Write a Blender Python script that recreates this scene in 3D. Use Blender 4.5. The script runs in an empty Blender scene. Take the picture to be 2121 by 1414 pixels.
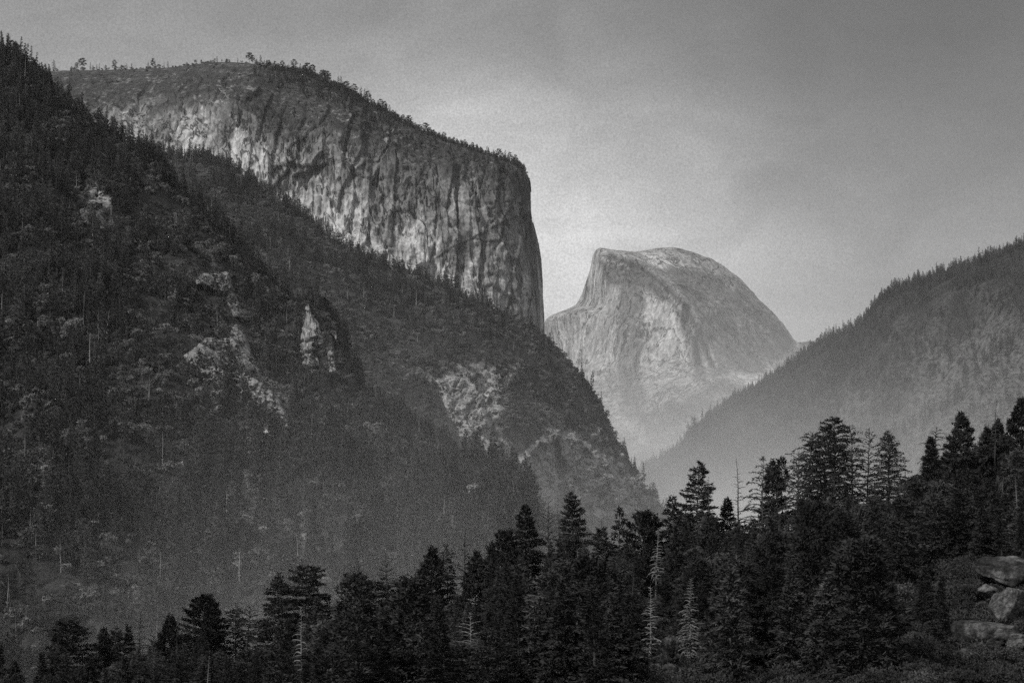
SM_NEAR, SM_LOW, SM_FAR, SM_MID, VOL_STEP, EXPO = 1.8e-3, 2.5e-3, 2.0e-4, .6e-4, 1.0, 1.75
import bpy, math, random
import numpy as np
from mathutils import Vector
from mathutils.bvhtree import BVHTree

# ------------------------------------------------------------------ basics
F, CX, HOR = 5456.0, 1060.5, 1070.0        # focal length, centre column and horizon row of the photograph
scene = bpy.context.scene
COL = scene.collection

def W3(px, py, d):
    px, py, d = np.broadcast_arrays(np.asarray(px, float), np.asarray(py, float), np.asarray(d, float))
    return np.stack([(px - CX) / F * d, d, (HOR - py) / F * d], -1)

def PX(P):
    P = np.asarray(P)
    return CX + P[..., 0] / P[..., 1] * F, HOR - P[..., 2] / P[..., 1] * F

def tag(o, label=None, cat=None, group=None, kind=None):
    if label: o['label'] = label
    if cat: o['category'] = cat
    if group: o['group'] = group
    if kind: o['kind'] = kind
    return o

def mesh_np(name, verts, quads=None, tris=None, mat=None, smooth=False, attrs=None):
    me = bpy.data.meshes.new(name)
    verts = np.asarray(verts, np.float32).reshape(-1, 3)
    quads = np.zeros((0, 4), np.int32) if quads is None or len(quads) == 0 else np.asarray(quads, np.int32)
    tris = np.zeros((0, 3), np.int32) if tris is None or len(tris) == 0 else np.asarray(tris, np.int32)
    me.vertices.add(len(verts)); me.vertices.foreach_set('co', verts.ravel())
    nl = quads.size + tris.size
    me.loops.add(nl)
    me.loops.foreach_set('vertex_index', np.concatenate([quads.ravel(), tris.ravel()]).astype(np.int32))
    me.polygons.add(len(quads) + len(tris))
    st = np.concatenate([np.arange(len(quads)) * 4, quads.size + np.arange(len(tris)) * 3]).astype(np.int32)
    me.polygons.foreach_set('loop_start', st)
    me.update(calc_edges=True)
    if smooth: me.polygons.foreach_set('use_smooth', np.ones(len(me.polygons), bool))
    for k, a in (attrs or {}).items():
        at = me.attributes.new(k, 'FLOAT', 'POINT'); at.data.foreach_set('value', np.asarray(a, np.float32).ravel())
    if mat: me.materials.append(mat)
    return me

def link(name, me, parent=None, loc=None):
    o = bpy.data.objects.new(name, me); COL.objects.link(o)
    if parent: o.parent = parent
    if loc is not None: o.location = loc
    return o

# ------------------------------------------------------------------ noise
_rng = np.random.RandomState(7)
PERM = np.tile(_rng.permutation(256), 4).astype(np.int32)
GR = _rng.normal(size=(256, 3)); GR /= np.linalg.norm(GR, axis=1)[:, None]

def gn(p, seed=0):
    p = np.asarray(p, float) + seed * 17.37
    i = np.floor(p).astype(np.int64); f = p - i
    i &= 255
    u = f * f * f * (f * (f * 6 - 15) + 10)
    out = 0
    for dx in (0, 1):
        a = PERM[i[:, 0] + dx]; wx = u[:, 0] if dx else 1 - u[:, 0]
        for dy in (0, 1):
            b = PERM[a + i[:, 1] + dy]; wy = u[:, 1] if dy else 1 - u[:, 1]
            for dz in (0, 1):
                g = GR[PERM[b + i[:, 2] + dz] & 255]; wz = u[:, 2] if dz else 1 - u[:, 2]
                out = out + wx * wy * wz * (g[:, 0] * (f[:, 0] - dx) + g[:, 1] * (f[:, 1] - dy) + g[:, 2] * (f[:, 2] - dz))
    return out * 1.6

def fbm(p, octv=4, seed=0, gain=.5, lac=2.03, ridged=False):
    s, a, t = 0, 1.0, 0
    p = np.asarray(p, float)
    for k in range(octv):
        n = gn(p, seed + k)
        if ridged: n = 1 - 2 * np.abs(n)
        s = s + a * n; t += a
        a *= gain; p = p * lac
    return s / t

def worley(p2, seed=0):
    """2-D cells: random value of the nearest cell, and the gap to the next one (F2-F1)"""
    i = np.floor(p2).astype(np.int64)
    b1 = np.full(len(p2), 9.); b2 = b1.copy(); v = np.zeros(len(p2))
    for dx in (-1, 0, 1):
        for dy in (-1, 0, 1):
            c = i + (dx, dy)
            h = PERM[(PERM[(c[:, 0] + seed * 31) & 255] + c[:, 1]) & 255]
            jx = GR[h, 0] * .45 + .5; jy = GR[h, 1] * .45 + .5
            d = np.hypot(c[:, 0] + jx - p2[:, 0], c[:, 1] + jy - p2[:, 1])
            m = d < b1
            b2 = np.where(m, b1, np.minimum(b2, d)); v = np.where(m, GR[h, 2], v); b1 = np.where(m, d, b1)
    return v, b2 - b1

def sstep(a, b, x):
    t = np.clip((x - a) / (b - a), 0, 1); return t * t * (3 - 2 * t)

# ------------------------------------------------------------------ lofted landforms
def pchip(x, Y, xq):
    """monotone cubic through nodes x (R) with values Y (R, ...), sampled at xq"""
    x = np.asarray(x, float); Y = np.asarray(Y, float); xq = np.asarray(xq, float)
    h = np.diff(x); sh = (len(h),) + (1,) * (Y.ndim - 1)
    dl = np.diff(Y, axis=0) / h.reshape(sh)
    m = np.zeros_like(Y)
    m[0] = dl[0]; m[-1] = dl[-1]
    if len(x) > 2:
        a, b = dl[:-1], dl[1:]
        w1 = (2 * h[1:] + h[:-1]).reshape((-1,) + (1,) * (Y.ndim - 1)); w2 = (h[1:] + 2 * h[:-1]).reshape(w1.shape)
        ok = a * b > 0
        den = np.where(ok, w1 / np.where(ok, a, 1) + w2 / np.where(ok, b, 1), 1)
        m[1:-1] = np.where(ok, (w1 + w2) / den, 0)
    k = np.clip(np.searchsorted(x, xq, side='right') - 1, 0, len(x) - 2)
    t = ((xq - x[k]) / h[k]).reshape((-1,) + (1,) * (Y.ndim - 1)); hh = h[k].reshape(t.shape)
    t2, t3 = t * t, t * t * t
    return (2*t3 - 3*t2 + 1) * Y[k] + (t3 - 2*t2 + t) * hh * m[k] + (-2*t3 + 3*t2) * Y[k+1] + (t3 - t2) * hh * m[k+1]

def loft(rows, nu, nv, vpos, wrap_r=(), wrap_l=()):
    """rows of (column, row, distance) from top to bottom -> grid of world points (nv, nu, 3).
    wrap_*: extra columns (shift, extra distance) that carry the surface round and away from the viewer"""
    G = []
    for r in rows:
        r = np.array(r, float)
        G.append(np.column_stack([np.linspace(r[0, 0], r[-1, 0], nu), pchip(r[:, 0], r[:, 1:], np.linspace(r[0, 0], r[-1, 0], nu))]))
    G = pchip(vpos, np.array(G), np.linspace(vpos[0], vpos[-1], nv))
    def ext(col, wraps):
        out = []
        for dp, dd, dy in wraps:
            c = col.copy(); c[:, 0] += dp; c[:, 2] += dd; c[:, 1] += dy; out.append(c)
        return out
    cols = [G[:, i] for i in range(nu)]
    cols = ext(cols[0], wrap_l)[::-1] + cols + ext(cols[-1], wrap_r)
    return np.stack(cols, 1)

def grid_faces(nv, nu):
    a = np.arange(nv * nu).reshape(nv, nu)
    return np.stack([a[:-1, :-1], a[1:, :-1], a[1:, 1:], a[:-1, 1:]], -1).reshape(-1, 4)

def grid_normals(P):
    du = np.gradient(P, axis=1); dv = np.gradient(P, axis=0)
    n = np.cross(dv, du); n /= np.linalg.norm(n, axis=-1, keepdims=True) + 1e-9
    return n

def bvh_of(P, faces):
    return BVHTree.FromPolygons([tuple(v) for v in P.reshape(-1, 3)], [tuple(f) for f in faces.tolist()])

def cast(bvh, px, py, off=0.):
    d = Vector(((px - CX) / F, 1., (HOR - py) / F))
    h = bvh.ray_cast(Vector((0, 0, 0)) + d * off, d.normalized())
    return h[0]

def in_poly(poly, x, y):
    poly = np.asarray(poly, float); r = np.zeros(np.shape(x), bool)
    x1, y1 = poly[-1]
    for x2, y2 in poly:
        c = ((y1 > y) != (y2 > y)) & (x < (x2 - x1) * (y - y1) / (y2 - y1 + 1e-12) + x1)
        r ^= c; x1, y1 = x2, y2
    return r

def poly_sd(poly, x, y):
    """signed distance, positive inside"""
    poly = np.asarray(poly, float); best = np.full(np.shape(x), 1e9)
    a = poly[-1]
    for b in poly:
        e = b - a; t = np.clip(((x - a[0]) * e[0] + (y - a[1]) * e[1]) / (e @ e + 1e-9), 0, 1)
        best = np.minimum(best, np.hypot(x - a[0] - t * e[0], y - a[1] - t * e[1])); a = b
    return np.where(in_poly(poly, x, y), best, -best)

# ------------------------------------------------------------------ materials
class N:
    """small helper for node trees"""
    def __init__(s, m):
        m.use_nodes = True; s.t = m.node_tree; s.t.nodes.clear()
    def n(s, ty, ins=None, **kw):
        nd = s.t.nodes.new(ty)
        for k, v in kw.items(): setattr(nd, k, v)
        for k, v in (ins or {}).items():
            if isinstance(v, bpy.types.NodeSocket): s.t.links.new(v, nd.inputs[k])
            else: nd.inputs[k].default_value = v
        return nd
    def math(s, op, a, b=None, c=None, clamp=False):
        nd = s.t.nodes.new('ShaderNodeMath'); nd.operation = op; nd.use_clamp = clamp
        for i, v in enumerate((a, b, c)):
            if v is None: continue
            if isinstance(v, bpy.types.NodeSocket): s.t.links.new(v, nd.inputs[i])
            else: nd.inputs[i].default_value = v
        return nd.outputs[0]
    def mapr(s, v, a, b, c=0., d=1., smooth=True):
        nd = s.n('ShaderNodeMapRange', {0: v, 1: a, 2: b, 3: c, 4: d}); nd.clamp = True
        nd.interpolation_type = 'SMOOTHSTEP' if smooth else 'LINEAR'
        return nd.outputs[0]
    def noise(s, vec, scale, detail=4., rough=.55, dist=0.):
        return s.n('ShaderNodeTexNoise', {'Vector': vec, 'Scale': scale, 'Detail': detail, 'Roughness': rough, 'Distortion': dist}).outputs[0]
    def scaled(s, vec, sc):
        return s.n('ShaderNodeVectorMath', {0: vec, 1: sc}, operation='MULTIPLY').outputs[0]
    def attr(s, name):
        return s.n('ShaderNodeAttribute', attribute_name=name).outputs['Fac']
    def surface(s, grey, rough=.9, bump=None, bs=1., bd=1.):
        col = s.n('ShaderNodeCombineColor', {0: grey, 1: grey, 2: grey}).outputs[0] if isinstance(grey, bpy.types.NodeSocket) else None
        b = s.n('ShaderNodeBsdfPrincipled', {'Roughness': rough, 'Specular IOR Level': .15})
        if col: s.t.links.new(col, b.inputs['Base Color'])
        else: b.inputs['Base Color'].default_value = (grey, grey, grey, 1)
        if bump is not None:
            bm = s.n('ShaderNodeBump', {'Height': bump, 'Strength': bs, 'Distance': bd})
            s.t.links.new(bm.outputs[0], b.inputs['Normal'])
        o = s.n('ShaderNodeOutputMaterial'); s.t.links.new(b.outputs[0], o.inputs[0])

def rock_material(name, unit, base, streak, dark, veg=.03, bumpd=6., mott=1., vlo=.38, vhi=.55):
    """granite: unit = size in metres of the coarse figure; streak = stretch of the vertical water streaks"""
    m = bpy.data.materials.new(name); k = N(m)
    P = k.n('ShaderNodeNewGeometry').outputs['Position']
    vs = k.scaled(P, (1 / unit, 1 / unit, 1 / (unit * streak)))
    st = k.noise(k.scaled(P, (1 / unit, 1 / unit, 1 / (unit * streak * 2.2))), 15., 6., .66, .25)                        # narrow vertical streaks
    st2 = k.noise(vs, 1.6, 4., .55, .6)                      # broad stained bands
    vb = k.scaled(P, (1 / unit, 1 / unit, 1 / unit))
    bl = k.noise(vb, 1.3, 6., .6, .8)                        # blotches
    fi = k.noise(vb, 14., 5., .65)                           # grain
    g = k.math('MULTIPLY', base, k.mapr(st, .3, .7, .4, 1.5, False))
    g = k.math('MULTIPLY', g, k.mapr(st2, .34, .64, 1 - .45 * mott, 1 + .25 * mott))
    g = k.math('MULTIPLY', g, k.mapr(bl, .32, .68, 1 - .42 * mott, 1 + .38 * mott))
    g = k.math('MULTIPLY', g, k.mapr(fi, .3, .7, .7, 1.25))
    g = k.math('MULTIPLY', g, k.math('SUBTRACT', 1., k.math('MULTIPLY', k.attr('stain_shade'), dark)))
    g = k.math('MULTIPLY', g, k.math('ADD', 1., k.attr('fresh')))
    cn = k.noise(k.scaled(P, (1 / unit, 1 / unit, 1 / (unit * streak * 1.3))), 2.6, 5., .6, .5)
    cn2 = k.noise(k.scaled(P, (1 / unit, 1 / unit, .8 / unit)), 2.2, 5., .6, .7)
    crack = k.math('MULTIPLY', k.mapr(k.math('ABSOLUTE', k.math('SUBTRACT', cn, .5)), .003, .02, .22, 1.), k.mapr(k.math('ABSOLUTE', k.math('SUBTRACT', cn2, .55)), .001, .008, .65, 1.))
    g = k.math('MULTIPLY', g, crack)
    g = k.math('MINIMUM', g, .46)
    vg = k.math('MULTIPLY', k.attr('veg'), k.mapr(k.noise(vb, 9., 4., .7), vlo, vhi))
    g = k.n('ShaderNodeMix', {0: vg, 2: g, 3: k.math('MULTIPLY', veg, k.mapr(fi, .3, .7, .5, 1.6))}).outputs[0]
    h = k.math('ADD', k.math('MULTIPLY', st, .8), k.math('ADD', k.math('MULTIPLY', fi, .5), k.math('MULTIPLY', crack, .5)))
    k.surface(g, .92, h, .9, bumpd)
    return m

def slope_material(name, unit, duff=.05, rock=.26):
    """forest soil and low scrub, with granite where the 'rock' attribute says so"""
    m = bpy.data.materials.new(name); k = N(m)
    P = k.n('ShaderNodeNewGeometry').outputs['Position']
    vb = k.scaled(P, (1 / unit,) * 3)
    a = k.noise(vb, 1., 5., .65); b = k.noise(vb, 6., 5., .7); c = k.noise(k.scaled(P, (1 / unit, 1 / unit, .12 / unit)), 7., 5., .65)
    soil = k.math('MULTIPLY', duff, k.math('MULTIPLY', k.mapr(a, .3, .7, .6, 1.6), k.mapr(b, .3, .7, .5, 1.6)))
    rk = k.math('MULTIPLY', rock, k.math('MULTIPLY', k.mapr(c, .3, .7, .45, 1.3), k.mapr(b, .3, .7, .6, 1.25)))
    f = k.math('MULTIPLY', k.attr('rock'), k.mapr(b, .36, .52))
    g = k.n('ShaderNodeMix', {0: f, 2: soil, 3: rk}).outputs[0]
    k.surface(g, .95, k.math('ADD', b, c), 1., unit * .12)
    return m

def leaf_material(name, grey, var=.5, unit=8.):
    m = bpy.data.materials.new(name); k = N(m)
    P = k.n('ShaderNodeNewGeometry').outputs['Position']
    oi = k.n('ShaderNodeObjectInfo')
    a = k.noise(k.scaled(P, (1 / unit,) * 3), 1., 3., .7)
    g = k.math('MULTIPLY', grey, k.math('MULTIPLY', k.mapr(a, .3, .7, 1 - var, 1 + var), k.mapr(oi.outputs['Random'], 0., 1., .65, 1.5, False)))
    k.surface(g, .8)
    return m

def bark_material(name, grey, unit=.4):
    m = bpy.data.materials.new(name); k = N(m)
    P = k.n('ShaderNodeNewGeometry').outputs['Position']
    a = k.noise(k.scaled(P, (1 / unit, 1 / unit, .15 / unit)), 1., 4., .7)
    k.surface(k.math('MULTIPLY', grey, k.mapr(a, .3, .7, .5, 1.5)), .95, a, .8, .05)
    return m

def boulder_material(name, grey):
    m = bpy.data.materials.new(name); k = N(m)
    P = k.n('ShaderNodeNewGeometry').outputs['Position']
    a = k.noise(P, .35, 6., .65, .6); b = k.noise(P, 3., 5., .7); s = k.noise(k.scaled(P, (1, 1, .15)), 1.2, 5., .65)
    g = k.math('MULTIPLY', grey, k.math('MULTIPLY', k.mapr(a, .4, .6, .35, 1.5), k.mapr(b, .36, .64, .5, 1.6)))
    g = k.math('MULTIPLY', g, k.mapr(s, .35, .6, .5, 1.2))
    k.surface(g, .95, k.math('ADD', b, k.math('MULTIPLY', a, 2.)), 1., .25)
    return m
# ------------------------------------------------------------------ camera, air, light
cam = bpy.data.cameras.new('camera'); camo = bpy.data.objects.new('camera', cam); COL.objects.link(camo)
camo.rotation_euler = (math.radians(90), 0, 0)
cam.sensor_width = 36; cam.lens = 36 * F / 2121.; cam.shift_y = (HOR - 707) / 2121.
cam.clip_start = .5; cam.clip_end = 60000
scene.camera = camo

SUN_EL, SUN_AZ = math.radians(40), math.radians(-134)     # azimuth from +Y towards +X: behind the viewer, to the left
sl = bpy.data.lights.new('sun', 'SUN'); sl.energy = 1.0; sl.angle = math.radians(7); sl.color = (1, .985, .96)
so = bpy.data.objects.new('sun', sl); COL.objects.link(so)
sdir = Vector((math.sin(SUN_AZ) * math.cos(SUN_EL), math.cos(SUN_AZ) * math.cos(SUN_EL), math.sin(SUN_EL)))
so.rotation_euler = (-sdir).to_track_quat('-Z', 'Y').to_euler(); so.location = sdir * 200

wd = bpy.data.worlds.new('World'); scene.world = wd; k = N(wd)
D = k.n('ShaderNodeTexCoord').outputs['Generated']
sep = k.n('ShaderNodeSeparateXYZ', {0: D}); X, Y, Z = sep.outputs
sky = k.n('ShaderNodeTexSky', sky_type='NISHITA', sun_disc=False, sun_elevation=SUN_EL, sun_rotation=SUN_AZ, dust_density=3., air_density=1.)
bw = k.n('ShaderNodeRGBToBW', {0: sky.outputs[0]}).outputs[0]
yy = k.math('MAXIMUM', k.math('ABSOLUTE', Y), .02)
az = k.math('DIVIDE', X, yy); el = k.math('DIVIDE', Z, yy)
elc = k.math('MAXIMUM', el, 0.)
# an overcast deck, thin and bright towards the horizon, thick higher up, in long flat streaks
cv = k.n('ShaderNodeCombineXYZ', {0: k.math('ADD', k.math('MULTIPLY', az, 6.), 3.1), 1: k.math('ADD', k.math('MULTIPLY', elc, 13.), 1.7), 2: .35}).outputs[0]
n1 = k.noise(cv, 1., 3., .5, .4)
cv2 = k.n('ShaderNodeCombineXYZ', {0: k.math('MULTIPLY', az, 9.), 1: k.math('MULTIPLY', elc, 42.), 2: 5.7}).outputs[0]
n2 = k.noise(cv2, 1., 4., .55, .6)
glow = k.math('POWER', 2.718, k.math('MULTIPLY', k.math('POWER', k.math('DIVIDE', elc, .115), 2.), -1.))
left = k.mapr(az, -.10, .13, 1., 0.)
base_r = k.mapr(az, -.02, .17, 1., .36)
base = k.math('ADD', k.math('MULTIPLY', glow, 1.5), 1.04)
base = k.math('ADD', base, k.math('MULTIPLY', left, k.mapr(elc, .04, .12, 0., .85)))
base = k.math('MULTIPLY', base, base_r)
base = k.math('MULTIPLY', base, k.mapr(n1, .28, .72, .74, 1.2))
base = k.math('MULTIPLY', base, k.mapr(n2, .3, .7, .94, 1.06))
gr = k.n('ShaderNodeTexNoise', {'Vector': D, 'Scale': 1500., 'Detail': 1.}).outputs[0]
base = k.math('MULTIPLY', base, k.mapr(gr, .2, .8, .74, 1.26, False))
thick = k.mapr(elc, .10, .20, 1., .35)
n3 = k.noise(k.n('ShaderNodeCombineXYZ', {0: k.math('MULTIPLY', az, 22.), 1: k.math('MULTIPLY', elc, 34.), 2: 9.3}).outputs[0], 1., 3., .55, .8)
base = k.math('MULTIPLY', base, k.mapr(n3, .3, .7, .88, 1.12))
base = k.math('MULTIPLY', base, thick)
up = k.mapr(Z, .2, .5, 0., 1.)                              # the deck overhead, out of the picture
base = k.n('ShaderNodeMix', {0: up, 2: base, 3: 1.7}).outputs[0]
c = k.n('ShaderNodeMix', {0: .9, 2: bw, 3: base}).outputs[0]
c3 = k.n('ShaderNodeCombineColor', {0: c, 1: c, 2: c}).outputs[0]
bg = k.n('ShaderNodeBackground', {'Color': c3, 'Strength': .1})
k.t.links.new(bg.outputs[0], k.n('ShaderNodeOutputWorld').inputs[0])

def box_mesh(name, x0, x1, y0, y1, z0, z1):
    v = [(x, y, z) for x in (x0, x1) for y in (y0, y1) for z in (z0, z1)]
    return mesh_np(name, v, [(0, 1, 3, 2), (4, 6, 7, 5), (0, 4, 5, 1), (2, 3, 7, 6), (0, 2, 6, 4), (1, 5, 7, 3)])

hz = bpy.data.materials.new('haze'); k = N(hz)
pv = k.n('ShaderNodeVolumePrincipled', {'Color': (.95, .95, .95, 1), 'Density': 5.0e-6, 'Anisotropy': 0.})
k.t.links.new(pv.outputs[0], k.n('ShaderNodeOutputMaterial').inputs[1])
h = link('haze', box_mesh('haze', -11500, 11500, -600, 24600, -190, 1950)); h.data.materials.append(hz)
tag(h, 'thin pale summer haze filling the whole valley', 'haze', kind='stuff')

sm = bpy.data.materials.new('smoke'); k = N(sm)
P = k.n('ShaderNodeNewGeometry').outputs['Position']
X, Y, Z = k.n('ShaderNodeSeparateXYZ', {0: P}).outputs
def layer(z0, H, y0, y1, amount, f0=0.):
    e = k.math('POWER', 2.718, k.math('MULTIPLY', k.math('MAXIMUM', k.math('ADD', Z, z0), 0.), -1. / H))
    return k.math('MULTIPLY', k.math('MULTIPLY', e, amount), k.mapr(Y, y0, y1, f0, 1.))
low = k.math('ADD', layer(60, 38., 750, 1700, k.math('MULTIPLY', SM_NEAR, k.math('MULTIPLY', k.math('MULTIPLY', k.mapr(X, -245, -105, .05, 1.), k.mapr(X, -70, 80, 1., .25)), k.mapr(Y, 2000, 2700, 1., .3)))), layer(60, 95., 3150, 5000, k.math('MULTIPLY', SM_LOW, k.mapr(X, 0, 330, .2, 1.))))
far = k.math('ADD', layer(60, 300., 5400, 7600, SM_FAR), layer(60, 420., 2450, 3300, k.math('MULTIPLY', SM_MID, k.mapr(Y, 3300, 4000, 1., .25))))
nz = k.mapr(k.noise(P, .0012, 2., .5),   .3, .7, .5, 1.5)
dn = k.math('MULTIPLY', k.math('MULTIPLY', k.math('ADD', low, far), nz), k.mapr(Y, 700., 1100., 0., 1.))
pv = k.n('ShaderNodeVolumePrincipled', {'Color': (.98, .98, .98, 1), 'Density': dn, 'Anisotropy': 0.})
k.t.links.new(pv.outputs[0], k.n('ShaderNodeOutputMaterial').inputs[1])
h = link('smoke', box_mesh('smoke', -5200, 5200, 700, 16500, -182, 1800)); h.data.materials.append(sm)
tag(h, 'pale smoke lying thickest low in the valley and thinning upwards', 'smoke', kind='stuff')
sm.cycles.volume_step_rate = VOL_STEP

# ------------------------------------------------------------------ valley floor
fl = mesh_np('valley_floor', [(-11000, -500, -184), (11000, -500, -184), (11000, 24000, -184), (-11000, 24000, -184)], [(0, 1, 2, 3)])
fm = bpy.data.materials.new('valley_soil'); k = N(fm)
P = k.n('ShaderNodeNewGeometry').outputs['Position']
k.surface(k.math('MULTIPLY', .06, k.mapr(k.noise(P, .01, 6., .7), .3, .7, .5, 1.5)), .95); fl.materials.append(fm)
tag(link('valley_floor', fl), 'dark flat floor of the valley under the smoke', 'valley floor', kind='structure')

# ------------------------------------------------------------------ landforms
ROCK_CAP = rock_material('granite_wall', 150., .40, 5.5, .78, vlo=.30, vhi=.5)
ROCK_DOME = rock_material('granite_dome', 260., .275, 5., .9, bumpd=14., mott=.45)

def build_land(name, G, disp, mat, attrs, label, cat, smooth=True):
    P = W3(G[..., 0], G[..., 1], G[..., 2])
    n = grid_normals(P)
    P = P + n * disp(P, G)[..., None] if disp else P
    nv, nu = P.shape[:2]; f = grid_faces(nv, nu)
    at = {k_: v.ravel() for k_, v in (attrs(P, G) if attrs else {}).items()}
    me = mesh_np(name, P.reshape(-1, 3), f, mat=mat, smooth=smooth, attrs=at)
    o = tag(link(name, me), label, cat, kind='structure')
    return o, P, f

def flat(P): return P.reshape(-1, 3)

# --- the great cliff -------------------------------------------------------
CAP_CREST = [(40, 152, 5500), (100, 149, 5450), (150, 147, 5420), (300, 143, 5380), (360, 140, 5350), (410, 134, 5320), (450, 130, 5300), (520, 133, 5260), (560, 145, 5230), (620, 153, 5200), (680, 179, 5160), (720, 198, 5140), (760, 219, 5120), (800, 239, 5100), (850, 265, 5080), (880, 278, 5060), (950, 303, 5030), (1000, 320, 5020), (1050, 337, 5010), (1078, 349, 5005), (1087, 354, 5005)]
cap_rows = [
    [(x, y + 18, d + 1200) for x, y, d in CAP_CREST],
    [(x, y + 5, d + 420) for x, y, d in CAP_CREST],
    CAP_CREST,
    [(40, 195, 5150), (150, 200, 5120), (300, 196, 5060), (400, 178, 5020), (520, 190, 4960), (600, 232, 4930), (700, 252, 4900), (760, 272, 4890), (850, 300, 4880), (950, 333, 4870), (1020, 350, 4880), (1070, 363, 4920), (1098, 381, 5000)],
    [(40, 255, 4990), (150, 262, 4960), (300, 262, 4900), (400, 250, 4860), (520, 258, 4840), (600, 280, 4820), (700, 300, 4800), (850, 342, 4790), (950, 368, 4785), (1050, 400, 4830), (1082, 412, 4900), (1098, 425, 5010)],
    [(40, 400, 4880), (300, 400, 4810), (520, 420, 4770), (700, 455, 4745), (850, 485, 4735), (950, 505, 4735), (1060, 523, 4790), (1098, 530, 4880), (1121, 538, 5000)],
    [(40, 560, 4790), (300, 560, 4730), (520, 600, 4700), (700, 640, 4690), (850, 670, 4685), (950, 690, 4690), (1070, 710, 4750), (1110, 715, 4860), (1130, 718, 4980)],
    [(40, 760, 4700), (300, 800, 4640), (600, 880, 4600), (850, 900, 4600), (1000, 900, 4620), (1110, 900, 4760), (1136, 900, 4900)],
]
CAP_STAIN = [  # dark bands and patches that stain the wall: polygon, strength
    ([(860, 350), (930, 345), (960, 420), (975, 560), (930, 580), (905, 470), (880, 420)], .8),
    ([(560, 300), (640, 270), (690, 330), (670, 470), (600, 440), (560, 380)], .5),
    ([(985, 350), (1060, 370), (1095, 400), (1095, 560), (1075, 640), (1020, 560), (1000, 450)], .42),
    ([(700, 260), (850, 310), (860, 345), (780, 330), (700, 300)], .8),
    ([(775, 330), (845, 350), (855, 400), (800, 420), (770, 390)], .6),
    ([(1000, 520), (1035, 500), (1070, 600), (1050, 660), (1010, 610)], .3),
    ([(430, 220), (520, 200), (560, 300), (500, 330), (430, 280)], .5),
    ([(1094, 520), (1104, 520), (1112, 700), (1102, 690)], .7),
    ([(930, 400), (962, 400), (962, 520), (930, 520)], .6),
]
CAP_FRESH = [
    ([(640, 470), (760, 520), (880, 560), (1010, 640), (1110, 720), (1060, 700), (850, 600), (700, 520), (590, 420), (500, 350), (560, 360)], .2),
    ([(358, 265), (384, 262), (388, 290), (366, 300)], .8),
    ([(730, 280), (765, 285), (760, 340), (735, 360), (715, 330)], .5),
    ([(800, 400), (812, 400), (810, 425), (802, 425)], .8),
    ([(930, 410), (955, 400), (965, 440), (935, 445)], .5),
    ([(1060, 400), (1072, 400), (1074, 450), (1062, 450)], .6),
    ([(820, 590), (1000, 640), (1000, 540), (860, 470), (800, 520)], .25),
]
def cap_disp(P, G):
    q = flat(P); s = P.shape[:2]
    py = G[..., 1].ravel(); px = G[..., 0].ravel()
    a = q * (1 / 260., 0, 1 / 1500.); d = 13 * fbm(a, 3, 3, ridged=True)
    wl = fbm(q / 140., 3, 27)
    v, e = worley(np.column_stack([(q[:, 0] * .94 - q[:, 2] * .34) / 120. + .3 * wl, (q[:, 2] * .94 + q[:, 0] * .34) / 170. + .3 * wl]), 21)
    d += 6 * v
    v, e = worley(np.column_stack([(q[:, 0] * .8 + q[:, 2] * .6) / 62. + .4 * wl, (q[:, 2] * .8 - q[:, 0] * .6) / 110. + .4 * wl]), 23)
    d += 5 * v - 2 * sstep(.08, 0, e)
    d += 5 * fbm(q * (1 / 60., 1 / 60., 1 / 420.), 4, 11) + 8 * fbm(q * (1 / 42., 1 / 42., 1 / 70.), 4, 13, ridged=True) * (.35 + .65 * sstep(-.1, .3, fbm(q / 210., 2, 14)))
    w1 = fbm(q / 90., 2, 29)
    v, e = worley(np.column_stack([q[:, 0] / 58. + .3 * w1 + q[:, 2] / 900., q[:, 2] / 300. + .3 * w1]), 3)
    d += 11 * v
    v, e = worley(np.column_stack([q[:, 0] / 19. + .4 * w1, q[:, 2] / 120. + .4 * w1]), 8)
    d += 5.5 * v - 3 * sstep(.09, 0, e)
    # horizontal roofs and ledges under the shoulder
    d += 4 * fbm(q * (1 / 170., 1 / 170., 1 / 40.), 3, 41) + 5 * fbm(q * (1 / 16., 1 / 16., 1 / 260.), 3, 43, ridged=True)
    d += 4.5 * fbm(q / 15., 3, 51)
    # the domed slabs of the west shoulder lean back and are smoother, crossed by diagonal ramps
    west = sstep(560, 380, px)
    ramp = fbm(np.column_stack([(q[:, 0] * .75 - q[:, 2] * .65) / 420., q[:, 1] / 800, (q[:, 0] * .65 + q[:, 2] * .75) / 60.]), 4, 61, ridged=True)
    d = d * (1 - .35 * west) + 16 * west * ramp
    # dihedral beside the prow
    d -= 26 * np.exp(-((px - (1098 + (py - 520) * .03)) / 7) ** 2) * sstep(470, 520, py)
    top = np.clip((G[..., 2].ravel() - 5060) / 300, 0, 1)
    d *= np.clip((G[:, 639:640, 0] - G[..., 0]).ravel() / 70 + .12, .12, 1)
    vv = np.linspace(0, 8.8, P.shape[0])[:, None] * np.ones(P.shape[1])[None]
    d *= .06 + .94 * sstep(1.0, 2.0, vv.ravel())
    return d.reshape(s)
def mark(polys, px, py, soft, wob):
    r = np.zeros(px.shape)
    for poly, v in polys: r = np.maximum(r, v * sstep(-soft, soft, poly_sd(poly, px, py) + wob))
    return r
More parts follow.
